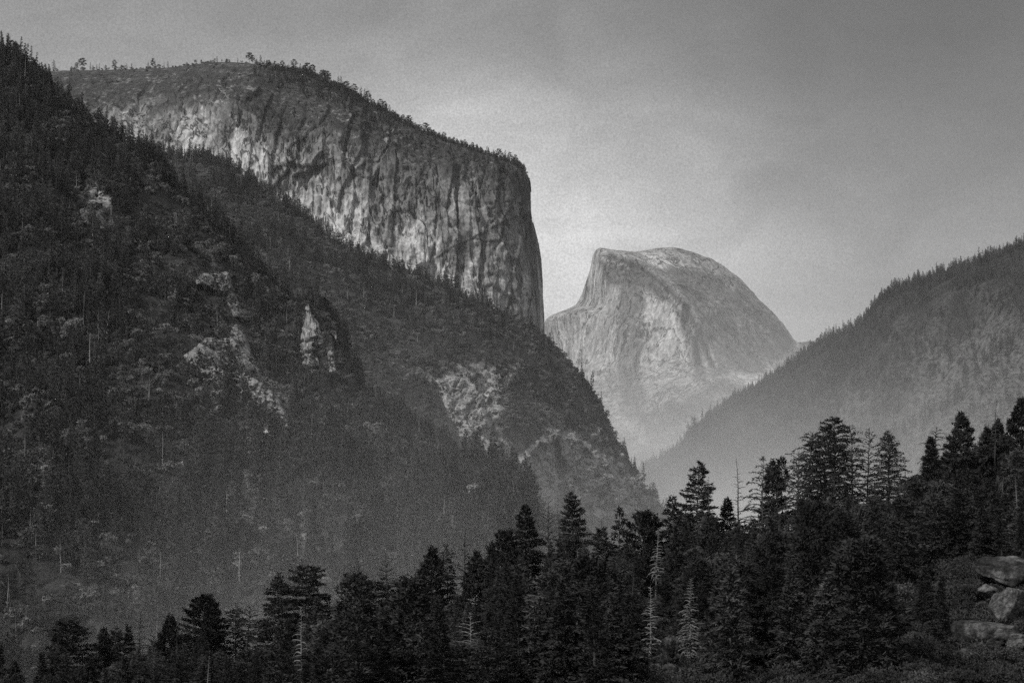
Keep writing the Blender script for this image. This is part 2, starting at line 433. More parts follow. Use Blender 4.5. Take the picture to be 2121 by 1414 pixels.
def cap_attr(P, G):
    q = flat(P); px, py = PX(q)
    wob = 16 * fbm(q * (1 / 45., 1 / 45., 1 / 200.), 3, 71)
    st = mark(CAP_STAIN, px, py, 14, wob)
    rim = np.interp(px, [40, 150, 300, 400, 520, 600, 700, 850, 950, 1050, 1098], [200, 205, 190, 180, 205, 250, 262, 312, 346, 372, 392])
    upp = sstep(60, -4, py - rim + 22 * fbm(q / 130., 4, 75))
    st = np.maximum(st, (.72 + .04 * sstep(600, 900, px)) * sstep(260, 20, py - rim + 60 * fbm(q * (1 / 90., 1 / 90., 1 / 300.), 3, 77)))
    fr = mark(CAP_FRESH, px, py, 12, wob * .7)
    # the wall pales towards its foot
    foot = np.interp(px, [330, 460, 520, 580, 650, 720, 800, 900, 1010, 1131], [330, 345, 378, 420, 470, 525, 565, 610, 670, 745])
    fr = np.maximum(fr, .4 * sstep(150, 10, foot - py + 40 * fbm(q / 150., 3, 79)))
    sh = P.shape[:2]
    wl = fbm(q / 140., 3, 27)
    v, e = worley(np.column_stack([(q[:, 0] * .94 - q[:, 2] * .34) / 120. + .3 * wl, (q[:, 2] * .94 + q[:, 0] * .34) / 170. + .3 * wl]), 21)
    fr = fr + .3 * v - .12 * sstep(.05, 0, e)
    return {'stain_shade': st.reshape(sh), 'fresh': fr.reshape(sh), 'veg': (upp * .95).reshape(sh)}
cap_v = [0, .6, 1, 1.6, 2.4, 4.2, 6.4, 8.8]
G = loft(cap_rows, 640, 470, cap_v, wrap_r=[(-1.5, 60, 0), (-5, 180, 0), (-30, 700, 4), (-90, 1500, 10)])
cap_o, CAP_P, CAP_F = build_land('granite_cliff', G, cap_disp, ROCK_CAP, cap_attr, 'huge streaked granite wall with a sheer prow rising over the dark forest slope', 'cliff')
CAP_BVH = bvh_of(CAP_P, CAP_F)

# --- the half dome -----------------------------------------------------------
DOME_TOP = [(1228, 530, 13250), (1234, 519, 13220), (1243, 514, 13200), (1260, 516, 13200), (1280, 519, 13200), (1320, 521, 13250), (1345, 517, 13300), (1375, 513, 13300), (1400, 514, 13320), (1430, 521, 13350), (1460, 531, 13380), (1490, 547, 13420), (1498, 553, 13430)]
dome_rows = [
    [(x, y + 14, d + 700) for x, y, d in DOME_TOP],
    [(x, y + 2.5, d + 160) for x, y, d in DOME_TOP],
    DOME_TOP,
    [(1223, 550, 13270), (1250, 541, 13020), (1290, 541, 12960), (1325, 548, 12920), (1350, 552, 13000), (1385, 550, 13080), (1430, 552, 13130), (1480, 562, 13230), (1527, 572, 13420)],
    [(1213, 582, 13300), (1250, 575, 12960), (1320, 575, 12800), (1362, 582, 12740), (1385, 580, 12850), (1430, 585, 12960), (1500, 596, 13080), (1545, 604, 13250), (1568, 613, 13420)],
    [(1194, 628, 13380), (1230, 630, 13020), (1300, 630, 12760), (1370, 630, 12620), (1415, 632, 12560), (1432, 630, 12680), (1480, 635, 12800), (1550, 645, 12960), (1600, 650, 13150), (1618, 665, 13420)],
    [(1130, 662, 13330), (1150, 657, 13160), (1180, 652, 12990), (1230, 685, 12850), (1300, 690, 12640), (1380, 690, 12520), (1440, 692, 12440), (1458, 692, 12520), (1520, 695, 12700), (1600, 700, 12900), (1650, 711, 13300)],
    [(1110, 760, 13500), (1180, 760, 12980), (1250, 760, 12680), (1350, 768, 12420), (1440, 765, 12320), (1490, 768, 12360), (1560, 775, 12540), (1640, 775, 12700), (1690, 770, 13100)],
    [(1090, 830, 13000), (1200, 830, 12400), (1330, 830, 12080), (1440, 815, 11980), (1520, 800, 12060), (1620, 812, 12200), (1750, 820, 12600)],
    [(1060, 920, 12500), (1200, 930, 11900), (1350, 930, 11600), (1500, 920, 11650), (1650, 920, 11900), (1800, 930, 12300)],
    [(1040, 1155, 11800), (1200, 1155, 11000), (1400, 1155, 10700), (1600, 1155, 10900), (1850, 1155, 11500)],
]
def dome_disp(P, G):
    q = flat(P); px, py = G[..., 0].ravel(), G[..., 1].ravel()
    edge = np.interp(py, [510, 540, 580, 630, 690, 760], [1238, 1325, 1366, 1422, 1452, 1485])
    face = sstep(10, -14, px - edge) * sstep(830, 760, py)
    lip = sstep(3, -2, px - edge + 3 * fbm(q / 90., 2, 4)) * sstep(800, 735, py) * sstep(520, 550, py)
    a = fbm(q * (1 / 300., 1 / 300., 1 / 1500.), 4, 5, ridged=True) * 34 - 46 * lip
    b = fbm(q / 420., 3, 15) * 16 + fbm(np.column_stack([(q[:, 0] * .7 + q[:, 2] * .7) / 90., q[:, 1] / 600., (q[:, 2] * .7 - q[:, 0] * .7) / 700.]), 3, 17) * 10
    v, e = worley(np.column_stack([q[:, 0] / 150., q[:, 2] / 330.]), 5)
    low = sstep(740, 860, py)
    d = face * (a + 13 * v) + (1 - face) * b + low * (70 * fbm(q * (1 / 420., 1 / 420., 1 / 800.), 4, 25, ridged=True) + 24 * v)
    d += 9 * fbm(q / 55., 3, 35) + face * 12 * fbm(q * (1 / 60., 1 / 60., 1 / 700.), 3, 37, ridged=True)
    top = np.clip((540 - py) / 30, 0, 1)
    sil = np.interp(py, [530, 549, 582, 635, 654, 664, 720], [1230, 1223, 1213, 1192, 1150, 1128, 1110])
    d *= .08 + .92 * sstep(-4, 55, px - sil)
    return (d * (1 - .8 * top)).reshape(P.shape[:2])
def dome_attr(P, G):
    q = flat(P); px, py = PX(q)
    wob = 5 * fbm(q * (1 / 140., 1 / 140., 1 / 420.), 3, 73)
    st = mark([([(1345, 556), (1430, 556), (1527, 575), (1600, 650), (1648, 712), (1570, 775), (1490, 770), (1458, 692), (1432, 632), (1390, 582)], .6),  # rounded flank: its shade, turned from the sun, put into the colour
               ([(1262, 524), (1330, 547), (1374, 580), (1428, 630), (1458, 692), (1486, 765), (1470, 765), (1440, 692), (1408, 634), (1358, 588), (1318, 560), (1255, 534)], .95),  # shade line painted along the edge between sheer face and flank
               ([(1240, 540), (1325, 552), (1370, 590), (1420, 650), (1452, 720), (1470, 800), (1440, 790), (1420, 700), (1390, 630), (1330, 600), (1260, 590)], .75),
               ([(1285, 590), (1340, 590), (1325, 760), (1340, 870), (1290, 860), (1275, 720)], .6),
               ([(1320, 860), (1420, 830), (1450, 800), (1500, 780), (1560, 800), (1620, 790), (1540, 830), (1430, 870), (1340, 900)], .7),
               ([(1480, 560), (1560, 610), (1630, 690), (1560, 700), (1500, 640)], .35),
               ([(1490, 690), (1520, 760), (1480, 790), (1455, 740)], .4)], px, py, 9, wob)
    fr = mark([([(1330, 525), (1365, 522), (1390, 545), (1380, 562), (1340, 545)], .5),
               ([(1330, 640), (1400, 620), (1425, 740), (1400, 820), (1340, 810), (1325, 720)], .12),
               ([(1500, 589), (1522, 588), (1522, 601), (1503, 602)], .8),
               ([(1465, 625), (1490, 622), (1492, 650), (1470, 655)], .5),
               ([(1520, 765), (1590, 785), (1560, 800), (1500, 800), (1490, 790)], .6),
               ([(1460, 820), (1540, 815), (1540, 850), (1480, 845)], .5),
               ([(1470, 720), (1500, 740), (1510, 770), (1480, 750)], .4)], px, py, 6, wob * .6)
    s = P.shape[:2]
    veg = sstep(.02, .35, fbm(q * (1 / 200., 1 / 200., 1 / 90.), 4, 83)) * sstep(770, 850, py) * .8
    return {'stain_shade': st.reshape(s), 'fresh': fr.reshape(s), 'veg': veg.reshape(s)}
G = loft(dome_rows, 420, 430, [0, .5, .8, 1.6, 2.7, 4.6, 6.6, 9., 11.2, 14., 20.], wrap_r=[(-3, 150, 0), (-20, 700, 4)], wrap_l=[(3, 150, 0), (20, 700, 4)])
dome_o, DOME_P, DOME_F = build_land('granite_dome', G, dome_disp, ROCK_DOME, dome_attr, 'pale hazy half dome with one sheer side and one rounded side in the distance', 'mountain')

# --- far ridge behind the dome -------------------------------------------------
FR = [(1560, 716, 20500), (1640, 711, 20500), (1660, 708, 20500), (1690, 706, 20500), (1725, 703, 20500), (1780, 700, 20500), (1900, 705, 20500), (2000, 715, 20500)]
G = loft([[(x, y + 8, d + 900) for x, y, d in FR], FR, [(x, y + 120, d - 1500) for x, y, d in FR], [(x, 1115, d - 4500) for x, y, d in FR]], 160, 60, [0, 1, 3, 7])
FAR_M = slope_material('far_forest_floor', 300., .05)
build_land('distant_ridge', G, lambda P, G: 14 * fbm(flat(P) / 160., 4, 9).reshape(P.shape[:2]), FAR_M, lambda P, G: {'rock': np.zeros(P.shape[:2])}, 'faint level ridge on the horizon right of the dome', 'ridge')

# --- right hillside ------------------------------------------------------------
RH = [(1316, 1002, 7400), (1340, 972, 7200), (1380, 956, 7000), (1405, 948, 6850), (1430, 918, 6750), (1450, 897, 6700), (1510, 845, 6600), (1560, 819, 6500), (1610, 789, 6400), (1645, 758, 6350), (1690, 731, 6250), (1740, 704, 6150), (1790, 676, 6050), (1810, 650, 6000), (1850, 612, 5900), (1870, 605, 5880), (1950, 581, 5800), (2040, 550, 5700), (2121, 519, 5600), (2300, 460, 5450)]
rh_rows = [[(x, y + 40, d + 1500) for x, y, d in RH], [(x, y + 6, d + 300) for x, y, d in RH], RH,
    [(1316, 1030, 7000), (1400, 975, 6550), (1550, 880, 6180), (1700, 800, 5900), (1850, 705, 5600), (2000, 640, 5420), (2121, 605, 5300), (2300, 560, 5150)],
    [(1316, 1060, 6500), (1400, 1010, 6200), (1550, 940, 5850), (1700, 880, 5550), (1850, 820, 5330), (2000, 790, 5200), (2121, 770, 5120), (2300, 750, 4980)],
    [(1316, 1100, 6100), (1400, 1060, 5800), (1550, 1010, 5400), (1700, 975, 5150), (1850, 950, 5000), (2000, 940, 4900), (2300, 930, 4700)],
    [(1316, 1230, 5200), (1600, 1240, 4700), (1900, 1250, 4450), (2300, 1260, 4250)]]
def rh_disp(P, G):
    q = flat(P)
    d = 70 * fbm(q * (1 / 420., 1 / 700., 1 / 1100.), 3, 21, ridged=True) + 16 * fbm(q / 110., 4, 31)
    v, e = worley(np.column_stack([q[:, 0] / 60., q[:, 2] / 160.]), 6)
    r = rh_attr(P, G)['rock'].ravel()
    vv = (np.linspace(0, 7, P.shape[0])[:, None] * np.ones(P.shape[1])[None]).ravel()
    return ((d + r * 14 * v) * (.08 + .92 * sstep(.9, 2.4, vv)) * np.clip((6600 - G[..., 2].ravel()) / 500 + .45, .45, 1)).reshape(P.shape[:2])
def rh_attr(P, G):
    q = flat(P); px, py = G[..., 0].ravel(), G[..., 1].ravel()
    n = fbm(q * (1 / 70., 1 / 70., 1 / 300.), 4, 91)
    r = mark([([(1860, 830), (1920, 720), (1990, 700), (2060, 650), (2140, 680), (2300, 750), (2300, 1000), (1880, 1000)], .55),
              ([(1700, 830), (1800, 830), (1860, 900), (1780, 930), (1690, 880)], .4)], px, py, 60, 70 * n)
    s = P.shape[:2]
    return {'rock': r.reshape(s)}
RH_M = slope_material('right_slope_soil', 60., .016, .15)
G = loft(rh_rows, 420, 300, [0, .5, .9, 2.2, 3.6, 5., 7.])
rh_o, RH_P, RH_F = build_land('right_hill', G, rh_disp, RH_M, rh_attr, 'forested hillside falling from the right edge into the hazy valley', 'hill')
RH_BVH = bvh_of(RH_P, RH_F)

# --- middle slope under the cliff --------------------------------------------------
MS = [(180, 300, 4150), (260, 318, 4120), (330, 335, 4100), (400, 342, 4080), (460, 358, 4060), (520, 394, 4040), (580, 436, 4020), (650, 488, 4000), (720, 540, 3980), (800, 576, 3960), (840, 592, 3950), (900, 612, 3940), (960, 640, 3930), (1010, 670, 3920), (1060, 695, 3910), (1100, 719, 3900), (1131, 747, 3890), (1180, 797, 3870), (1213, 846, 3860), (1238, 893, 3850), (1258, 933, 3840), (1278, 966, 3830), (1306, 1006, 3820), (1326, 1040, 3810), (1350, 1075, 3800), (1385, 1120, 3800), (1420, 1180, 3800)]
ms_rows = [[(x - 6, y + 20, d + 350) for x, y, d in MS], [(x - 1, y + 3, d + 70) for x, y, d in MS], MS,
    [(180, 420, 3880), (330, 440, 3820), (460, 480, 3780), (580, 560, 3730), (720, 640, 3690), (840, 690, 3650), (960, 740, 3620), (1060, 790, 3640), (1131, 840, 3680), (1190, 890, 3710), (1230, 940, 3730), (1262, 985, 3740), (1300, 1050, 3745), (1350, 1120, 3745), (1420, 1210, 3750)],
    [(180, 600, 3580), (330, 620, 3540), (580, 700, 3450), (720, 760, 3380), (840, 810, 3330), (960, 860, 3320), (1060, 910, 3390), (1150, 960, 3510), (1220, 1010, 3620), (1290, 1080, 3680), (1350, 1150, 3690), (1420, 1240, 3700)],
    [(180, 850, 3150), (580, 900, 3050), (840, 960, 3000), (960, 1000, 3030), (1060, 1040, 3230), (1150, 1080, 3420), (1250, 1130, 3520), (1350, 1200, 3560), (1420, 1270, 3580)],
    [(180, 1300, 2650), (600, 1310, 2600), (900, 1320, 2600), (1060, 1320, 2800), (1200, 1320, 2950), (1420, 1330, 3100)]]
MS_ROCK = [([(895, 785), (950, 772), (1045, 795), (1040, 870), (1000, 880), (1055, 985), (1000, 990), (960, 930), (930, 870)], 1.),
           ([(1045, 965), (1085, 930), (1125, 892), (1180, 890), (1235, 915), (1275, 960), (1315, 1010), (1350, 1070), (1200, 1085), (1100, 1060)], 1.),
           ([(1230, 900), (1262, 930), (1290, 975), (1330, 1040), (1290, 1020)], .6),
           ([(800, 790), (880, 800), (900, 830), (830, 825)], .5), ([(690, 480), (720, 540), (700, 545), (670, 500)], .25)]
def ms_attr(P, G):
    q = flat(P); px, py = G[..., 0].ravel(), G[..., 1].ravel()
    n = fbm(q / 45., 4, 93)
    return {'rock': mark(MS_ROCK, px, py, 14, 30 * n - 4).reshape(P.shape[:2])}
def ms_disp(P, G):
    q = flat(P); r = ms_attr(P, G)['rock'].ravel()
    d = 38 * fbm(np.column_stack([(q[:, 0] * .8 + q[:, 2] * .6) / 240., q[:, 1] / 600., (q[:, 2] * .8 - q[:, 0] * .6) / 900.]), 3, 22, ridged=True) + 14 * fbm(q / 70., 4, 32)
    w = fbm(q / 30., 2, 36)
    v, e = worley(np.column_stack([q[:, 0] / 26. + .4 * w, q[:, 2] / 20. + .4 * w]), 9)
    v2, e2 = worley(np.column_stack([q[:, 0] / 9. + .4 * w, q[:, 2] / 13. + .4 * w]), 12)
    d += r * (10 * v + 4.5 * v2 - 4 * sstep(.12, 0, e) + 3 * fbm(q / 7., 2, 37))
    rim = np.clip((4100 - G[..., 2].ravel()) / 200, 0, 1)
    return (d * np.clip(rim * 1.2, .25, 1)).reshape(P.shape[:2])
MS_M = slope_material('middle_slope_soil', 60., .03, .3)
G = loft(ms_rows, 560, 430, [0, .4, .8, 2., 3.8, 5.8, 8.])
ms_o, MS_P, MS_F = build_land('middle_hill', G, ms_disp, MS_M, ms_attr, 'long forested talus slope running down under the great cliff to a broken rock face', 'hill')
MS_BVH = bvh_of(MS_P, MS_F)

# --- near left slope ----------------------------------------------------------------
NL = [(-260, 60, 2780), (-120, 90, 2740), (0, 128, 2700), (30, 142, 2690), (60, 162, 2680), (80, 185, 2670), (110, 213, 2660), (150, 243, 2640), (185, 274, 2620), (200, 285, 2610), (250, 306, 2590), (300, 335, 2560), (330, 362, 2540), (345, 388, 2530), (370, 418, 2510), (420, 450, 2480), (460, 492, 2450), (500, 540, 2420), (540, 584, 2380), (575, 616, 2350), (610, 640, 2320), (660, 660, 2290), (700, 715, 2260), (730, 790, 2230), (770, 850, 2200), (840, 902, 2160), (900, 942, 2120), (960, 987, 2080), (1020, 1014, 2040), (1080, 1062, 2000), (1150, 1120, 1950), (1330, 1230, 1900)]
nl_rows = [[(x - 25, y + 30, d + 420) for x, y, d in NL], [(x - 2, y + 4, d + 70) for x, y, d in NL], NL,
    [(-260, 250, 2500), (0, 300, 2440), (150, 400, 2400), (330, 530, 2330), (460, 640, 2280), (575, 740, 2230), (660, 800, 2190), (730, 870, 2150), (840, 950, 2080), (960, 1020, 2000), (1080, 1095, 1930), (1330, 1260, 1830)],
    [(-260, 520, 2160), (0, 560, 2110), (150, 620, 2080), (330, 720, 2030), (460, 820, 1990), (575, 890, 1960), (730, 960, 1910), (900, 1030, 1860), (1090, 1140, 1800), (1330, 1280, 1740)],
    [(-260, 850, 1790), (0, 880, 1740), (330, 950, 1690), (575, 1020, 1650), (820, 1080, 1620), (1090, 1190, 1590), (1330, 1300, 1560)],
    [(-260, 1200, 1420), (0, 1220, 1390), (330, 1240, 1380), (575, 1260, 1380), (820, 1290, 1370), (1330, 1350, 1360)],
    [(-260, 1760, 1220), (300, 1770, 1220), (900, 1790, 1220), (1330, 1800, 1220)]]
NL_ROCK = [([(150, 440), (205, 440), (222, 470), (175, 480)], 1.), ([(545, 575), (560, 590), (555, 612), (540, 600)], .8),
           ([(470, 900), (520, 895), (560, 930), (500, 940)], .6), ([(220, 690), (240, 670), (250, 700), (230, 720)], .5),
           ([(585, 1135), (640, 1130), (640, 1150), (590, 1155)], .5),
           ([(130, 470), (160, 430), (190, 425), (170, 470)], .4), ([(400, 560), (440, 560), (440, 590), (400, 590)], .7)]
def nl_attr(P, G):
    q = flat(P); px, py = G[..., 0].ravel(), G[..., 1].ravel()
    n = fbm(q / 22., 4, 95)
    return {'rock': np.maximum(mark(NL_ROCK, px, py, 10, 18 * n), .8 * sstep(.42, .6, n + .1 * fbm(q / 90., 2, 96))).reshape(P.shape[:2])}
def nl_disp(P, G):
    q = flat(P); r = nl_attr(P, G)['rock'].ravel()
    d = 40 * fbm(np.column_stack([(q[:, 0] * .85 + q[:, 2] * .5) / 170., q[:, 1] / 420., (q[:, 2] * .85 - q[:, 0] * .5) / 520.]), 3, 24, ridged=True) + 12 * fbm(q / 45., 4, 34)
    v, e = worley(np.column_stack([q[:, 0] / 13., q[:, 2] / 13.]), 14)
    d += r * 4 * v
    rim = np.clip((NL_D(G[..., 0].ravel()) - G[..., 2].ravel()) / 160, 0, 1)
    vv = (np.linspace(0, 10.5, P.shape[0])[:, None] * np.ones(P.shape[1])[None]).ravel()
    return (d * (.05 + .95 * sstep(.9, 2.6, vv))).reshape(P.shape[:2])
def NL_D(px):
    a = np.array(NL); return np.interp(px, a[:, 0], a[:, 2])
NL_M = slope_material('near_slope_soil', 30., .022, .3)
G = loft(nl_rows, 520, 520, [0, .5, .9, 2.2, 4., 6., 8.2, 10.5])
nl_o, NL_P, NL_F = build_land('left_hill', G, nl_disp, NL_M, nl_attr, 'steep dark wooded hillside filling the left of the view', 'hill')
NL_BVH = bvh_of(NL_P, NL_F)

# --- foreground knoll ------------------------------------------------------------------
BK = np.array([(-400, 1560), (0, 1500), (150, 1470), (300, 1430), (450, 1410), (600, 1395), (750, 1370), (900, 1330), (1050, 1300), (1200, 1262), (1350, 1225), (1500, 1185), (1650, 1140), (1800, 1080), (1900, 1030), (2000, 985), (2121, 950), (2500, 860)], float)
FT = np.array([(-400, 1580), (0, 1560), (600, 1530), (1100, 1500), (1500, 1480), (1800, 1450), (2121, 1400), (2500, 1330)], float)
D0, D1 = 170., 425.
def ground_z(X, Y):
    """height of the knoll the foreground trees stand on"""
    X = np.asarray(X, float); Y = np.asarray(Y, float)
    px = CX + X / np.maximum(Y, 60.) * F
    zb = (HOR - np.interp(px, BK[:, 0], BK[:, 1])) / F * D1; zf = (HOR - np.interp(px, FT[:, 0], FT[:, 1])) / F * D0
    t = (Y - D0) / (D1 - D0)
    z = zf + (zb - zf) * np.clip(t, 0, 1)
    # the boulder bank at the right
    zr = (HOR - np.interp(Y, [170, 200, 206, 215, 227, 242, 300, 425], [1450, 1412, 1372, 1308, 1226, 1185, 1100, 975])) / F * np.maximum(Y, 60.)
    wr = sstep(1890, 1985, px) * (t >= 0) * (t <= 1)
    z = z * (1 - wr) + zr * wr
    z = np.where(t > 1, zb - (Y - D1) * .5 - np.maximum(Y - D1, 0) ** 2 * .0006, z)
    s = np.clip((D0 - Y) / (D0 - 20), 0, 1)
    z = np.where(t < 0, zf * (1 - s) + (-1.7) * s - 5 * np.sin(np.pi * s) * (s < 1), z)
    p = np.column_stack([np.ravel(X), np.ravel(Y), np.zeros(np.size(X))])
    b = (1.3 * fbm(p / 22., 3, 44)).reshape(np.shape(X)) * np.clip((Y - 20) / 60, 0, 1)
    return np.maximum(z + b, -183.)
ys = np.concatenate([np.linspace(-60, 150, 30), np.linspace(155, 470, 160), np.linspace(480, 760, 40)])
us = np.linspace(-.34, .34, 330)
Yg, Ug = np.meshgrid(ys, us, indexing='ij'); Xg = Ug * np.maximum(Yg, 150.)
FG_P = np.stack([Xg, Yg, ground_z(Xg, Yg)], -1)
KN_M = slope_material('knoll_soil', 5., .025, .09)
q = flat(FG_P)
me = mesh_np('foreground_slope', q, grid_faces(*FG_P.shape[:2])[:, ::-1], mat=KN_M, smooth=True, attrs={'rock': sstep(.25, .5, fbm(q / 9., 3, 97)) * .7})
tag(link('foreground_slope', me), 'dark wooded knoll rising to the right in front of the valley', 'slope', kind='structure')
# ------------------------------------------------------------------ trees
class Geo:
    def __init__(s): s.v = []; s.q = []; s.t = []; s.n = 0
    def add(s, v, q=None, t=None):
        v = np.asarray(v, np.float32)
        if q is not None and len(q): s.q.append(np.asarray(q, np.int32) + s.n)
        if t is not None and len(t): s.t.append(np.asarray(t, np.int32) + s.n)
        s.v.append(v); s.n += len(v)
    def tube(s, p, r, k=5):
        p = np.asarray(p, float); r = np.asarray(r, float); m = len(p)
        tan = np.gradient(p, axis=0); tan /= np.linalg.norm(tan, axis=1)[:, None] + 1e-9
        ref = np.array((0, 0, 1.)) if abs(tan[:, 2]).mean() < .8 else np.array((1., 0, 0))
        a = np.cross(tan, ref); a /= np.linalg.norm(a, axis=1)[:, None] + 1e-9
        b = np.cross(tan, a)
        th = np.arange(k) / k * 2 * math.pi
        ring = p[:, None] + r[:, None, None] * (a[:, None] * np.cos(th)[None, :, None] + b[:, None] * np.sin(th)[None, :, None])
        i = np.arange(m * k).reshape(m, k); j = np.roll(i, -1, 1)
        s.add(ring.reshape(-1, 3), np.stack([i[:-1], j[:-1], j[1:], i[1:]], -1).reshape(-1, 4))
    def sprays(s, p, d, L, w, rs):
        """needle sprays: one thin triangle for each point"""
        n = len(p)
        d = d / (np.linalg.norm(d, axis=1)[:, None] + 1e-9)
        side = np.cross(d, rs.normal(size=(n, 3))); side /= np.linalg.norm(side, axis=1)[:, None] + 1e-9
        L = np.broadcast_to(L, (n,))[:, None]; w = np.broadcast_to(w, (n,))[:, None]
        v = np.stack([p - side * w, p + side * w, p + d * L], 1).reshape(-1, 3)
        s.add(v, t=np.arange(3 * n).reshape(n, 3))
    def mesh(s, name, mat, smooth=False):
        return mesh_np(name, np.concatenate(s.v) if s.v else np.zeros((0, 3)), np.concatenate(s.q) if s.q else None, np.concatenate(s.t) if s.t else None, mat, smooth)

PROFILE = {
    'fir': lambda t: (1 - t) ** .75 * (.55 + .45 * np.minimum(1, t / .25)) + .03,
    'spire': lambda t: (1 - t) ** .95 * (.7 + .3 * np.minimum(1, t / .2)) + .03,
    'pine': lambda t: np.sqrt(np.clip(1 - np.abs(t - .42) ** 2 / .34, 0.02, 1)) * (1 - .35 * t),
    'dome': lambda t: np.sqrt(np.clip(1 - t ** 2.2, .02, 1)) * (.75 + .25 * np.minimum(1, t / .3)),
    'fan': lambda t: (1 - t ** 1.25) ** .9 * .96 + .04,
}
def conifer(seed, H, W, prof='fir', nbr=90, base=.08, bare=0., droop=25., up=30., low=-5., dens=1., spray=.42, trunk_r=None, twigs=3, gap=.12, lean=0., flat=.45, sides=4, kt=1, hook=False, tipstart=.18, clump=0.):
    """trunk with limbs, and a crown of needle sprays on the limbs. bare = share of the height, from the top, that has lost its needles"""
    rs = np.random.RandomState(seed); Tn = Geo(); Cr = Geo()
    tr = trunk_r or H * .011 + .05
    zz = np.linspace(0, 1, 9)
    sway = np.cumsum(rs.normal(0, .006 * H, (9, 2)), 0) * zz[:, None]; sway[:, 0] += lean * H * zz ** 1.5
    tp = np.column_stack([sway, zz * H])
    if hook: tp = np.vstack([tp, tp[-1] + (-.25, 0, .12), tp[-1] + (-.55, 0, .05), tp[-1] + (-.75, 0, -.2)])
    rr = np.concatenate([tr * (1 - .93 * zz ** .9), [tr * .07] * (len(tp) - 9)])
    Tn.tube(tp, rr, 6)
    golden = rs.uniform(0, 6.28)
    P_, D_, L_ = [], [], []
    nwh = max(3, int(nbr / 4.5))
    whorl = np.sort(rs.uniform(0, 1, nwh)) * .6 + np.linspace(0, 1, nwh) * .4
    for i in range(nbr):
        t = (i + rs.rand()) / nbr; j_ = whorl[np.argmin(np.abs(whorl - t))]; t = float(np.clip(t + (j_ - t) * rs.uniform(.1, .9) * (.35 + .5 * clump), 0, .995))
        h = base + t * (1 - base)
        hb = (h - base) / (1 - base)
        golden += 2.4 + rs.normal(0, .5); az = golden
        L = W * float(PROFILE[prof](np.array(hb))) * rs.uniform(.62, 1.12)
        if rs.rand() < gap: L *= rs.uniform(.3, .6)
        L = max(L, .25)
        o = np.array([np.interp(h, zz, tp[:9, 0]), np.interp(h, zz, tp[:9, 1]), h * H])
        p0 = math.radians(low + (up - low) * hb ** 1.3 + rs.normal(0, 6)); dr = math.radians(droop * rs.uniform(.6, 1.3))
        m = 6; ss = np.linspace(0, 1, m)
        pit = p0 - dr * ss ** 1.2
        step = np.column_stack([np.cos(pit) * math.cos(az), np.cos(pit) * math.sin(az), np.sin(pit)]) * (L / (m - 1))
        step[:, :2] += rs.normal(0, .05 * L / m, (m, 2))
        pts = o + np.vstack([[0, 0, 0], np.cumsum(step[:-1], 0)])
        r0 = min(tr * .4, .02 + L * .024) * (1 - .4 * hb) * (1.7 if bare > .9 else 1.)
        Tn.tube(pts, r0 * (1 - .85 * ss) + .006, sides)
        dead = h > 1 - bare + rs.normal(0, .03)
        lat = np.array([-math.sin(az), math.cos(az), 0])
        ntw = int(twigs * (2.2 if dead else 1) * rs.uniform(.6, 1.3)) if L > .8 else 0
        for j in range(ntw):
            s = rs.uniform(.25, .95); k_ = s * (m - 1); a = int(k_); q0 = pts[a] + (pts[min(a + 1, m - 1)] - pts[a]) * (k_ - a)
            d = (pts[-1] - pts[0]) / L * .8 + lat * rs.choice((-1, 1)) * rs.uniform(.4, 1) + (0, 0, -.25 * (1 if droop > 30 else -.5))
            lt = L * rs.uniform(.14, .34) * (1.15 - s)
            q1 = q0 + d * lt * .5; q2 = q1 + (d + (0, 0, -.35 if droop > 30 else .1)) * lt * .5
            Tn.tube([q0, q1, q2], [r0 * .5 + .008, r0 * .4 + .007, .008], 3)
        if dead: continue
        n = int(L * 26 * dens * rs.uniform(.55, 1.25)) + 2
        s = tipstart + (1 - tipstart) * rs.uniform(0, 1, n) ** (.75 - .3 * clump)
        k_ = s * (m - 1); a = np.minimum(k_.astype(int), m - 2)
        q0 = pts[a] + (pts[a + 1] - pts[a]) * (k_ - a)[:, None]
        wd = (flat * L * (1.02 - s) * .55 + .14 + .12 * clump)[:, None]
        lo = rs.normal(0, .6, n)[:, None]
        q0 = q0 + lat * lo * wd + np.column_stack([np.zeros(n), np.zeros(n), rs.normal(-.03 + .04 * clump, .07 + .13 * clump, n)]) - np.array([0, 0, 1]) * np.abs(lo) * wd * .18
        bd = (pts[a + 1] - pts[a]) / (L / (m - 1))
        for _ in range(kt):
            P_.append(q0); L_.append(np.full(n, spray) * rs.uniform(.6, 1.25, n))
            D_.append(bd * .7 + lat * lo * .5 + rs.normal(0, .42 + .25 * clump, (n, 3)) + (0, 0, .1))
    # the leader
    if bare < .04:
        n = 14; P_.append(np.column_stack([tp[-1, 0] + rs.normal(0, .05, n), tp[-1, 1] + rs.normal(0, .05, n), H - rs.uniform(0, .9, n)])); L_.append(np.full(n, spray * .8)); D_.append(rs.normal(0, .5, (n, 3)) + (0, 0, .8))
    if P_:
        P_, D_, L_ = np.concatenate(P_), np.concatenate(D_), np.concatenate(L_)
        Cr.sprays(P_, D_, L_, L_ * .2, rs)
    return Tn, Cr

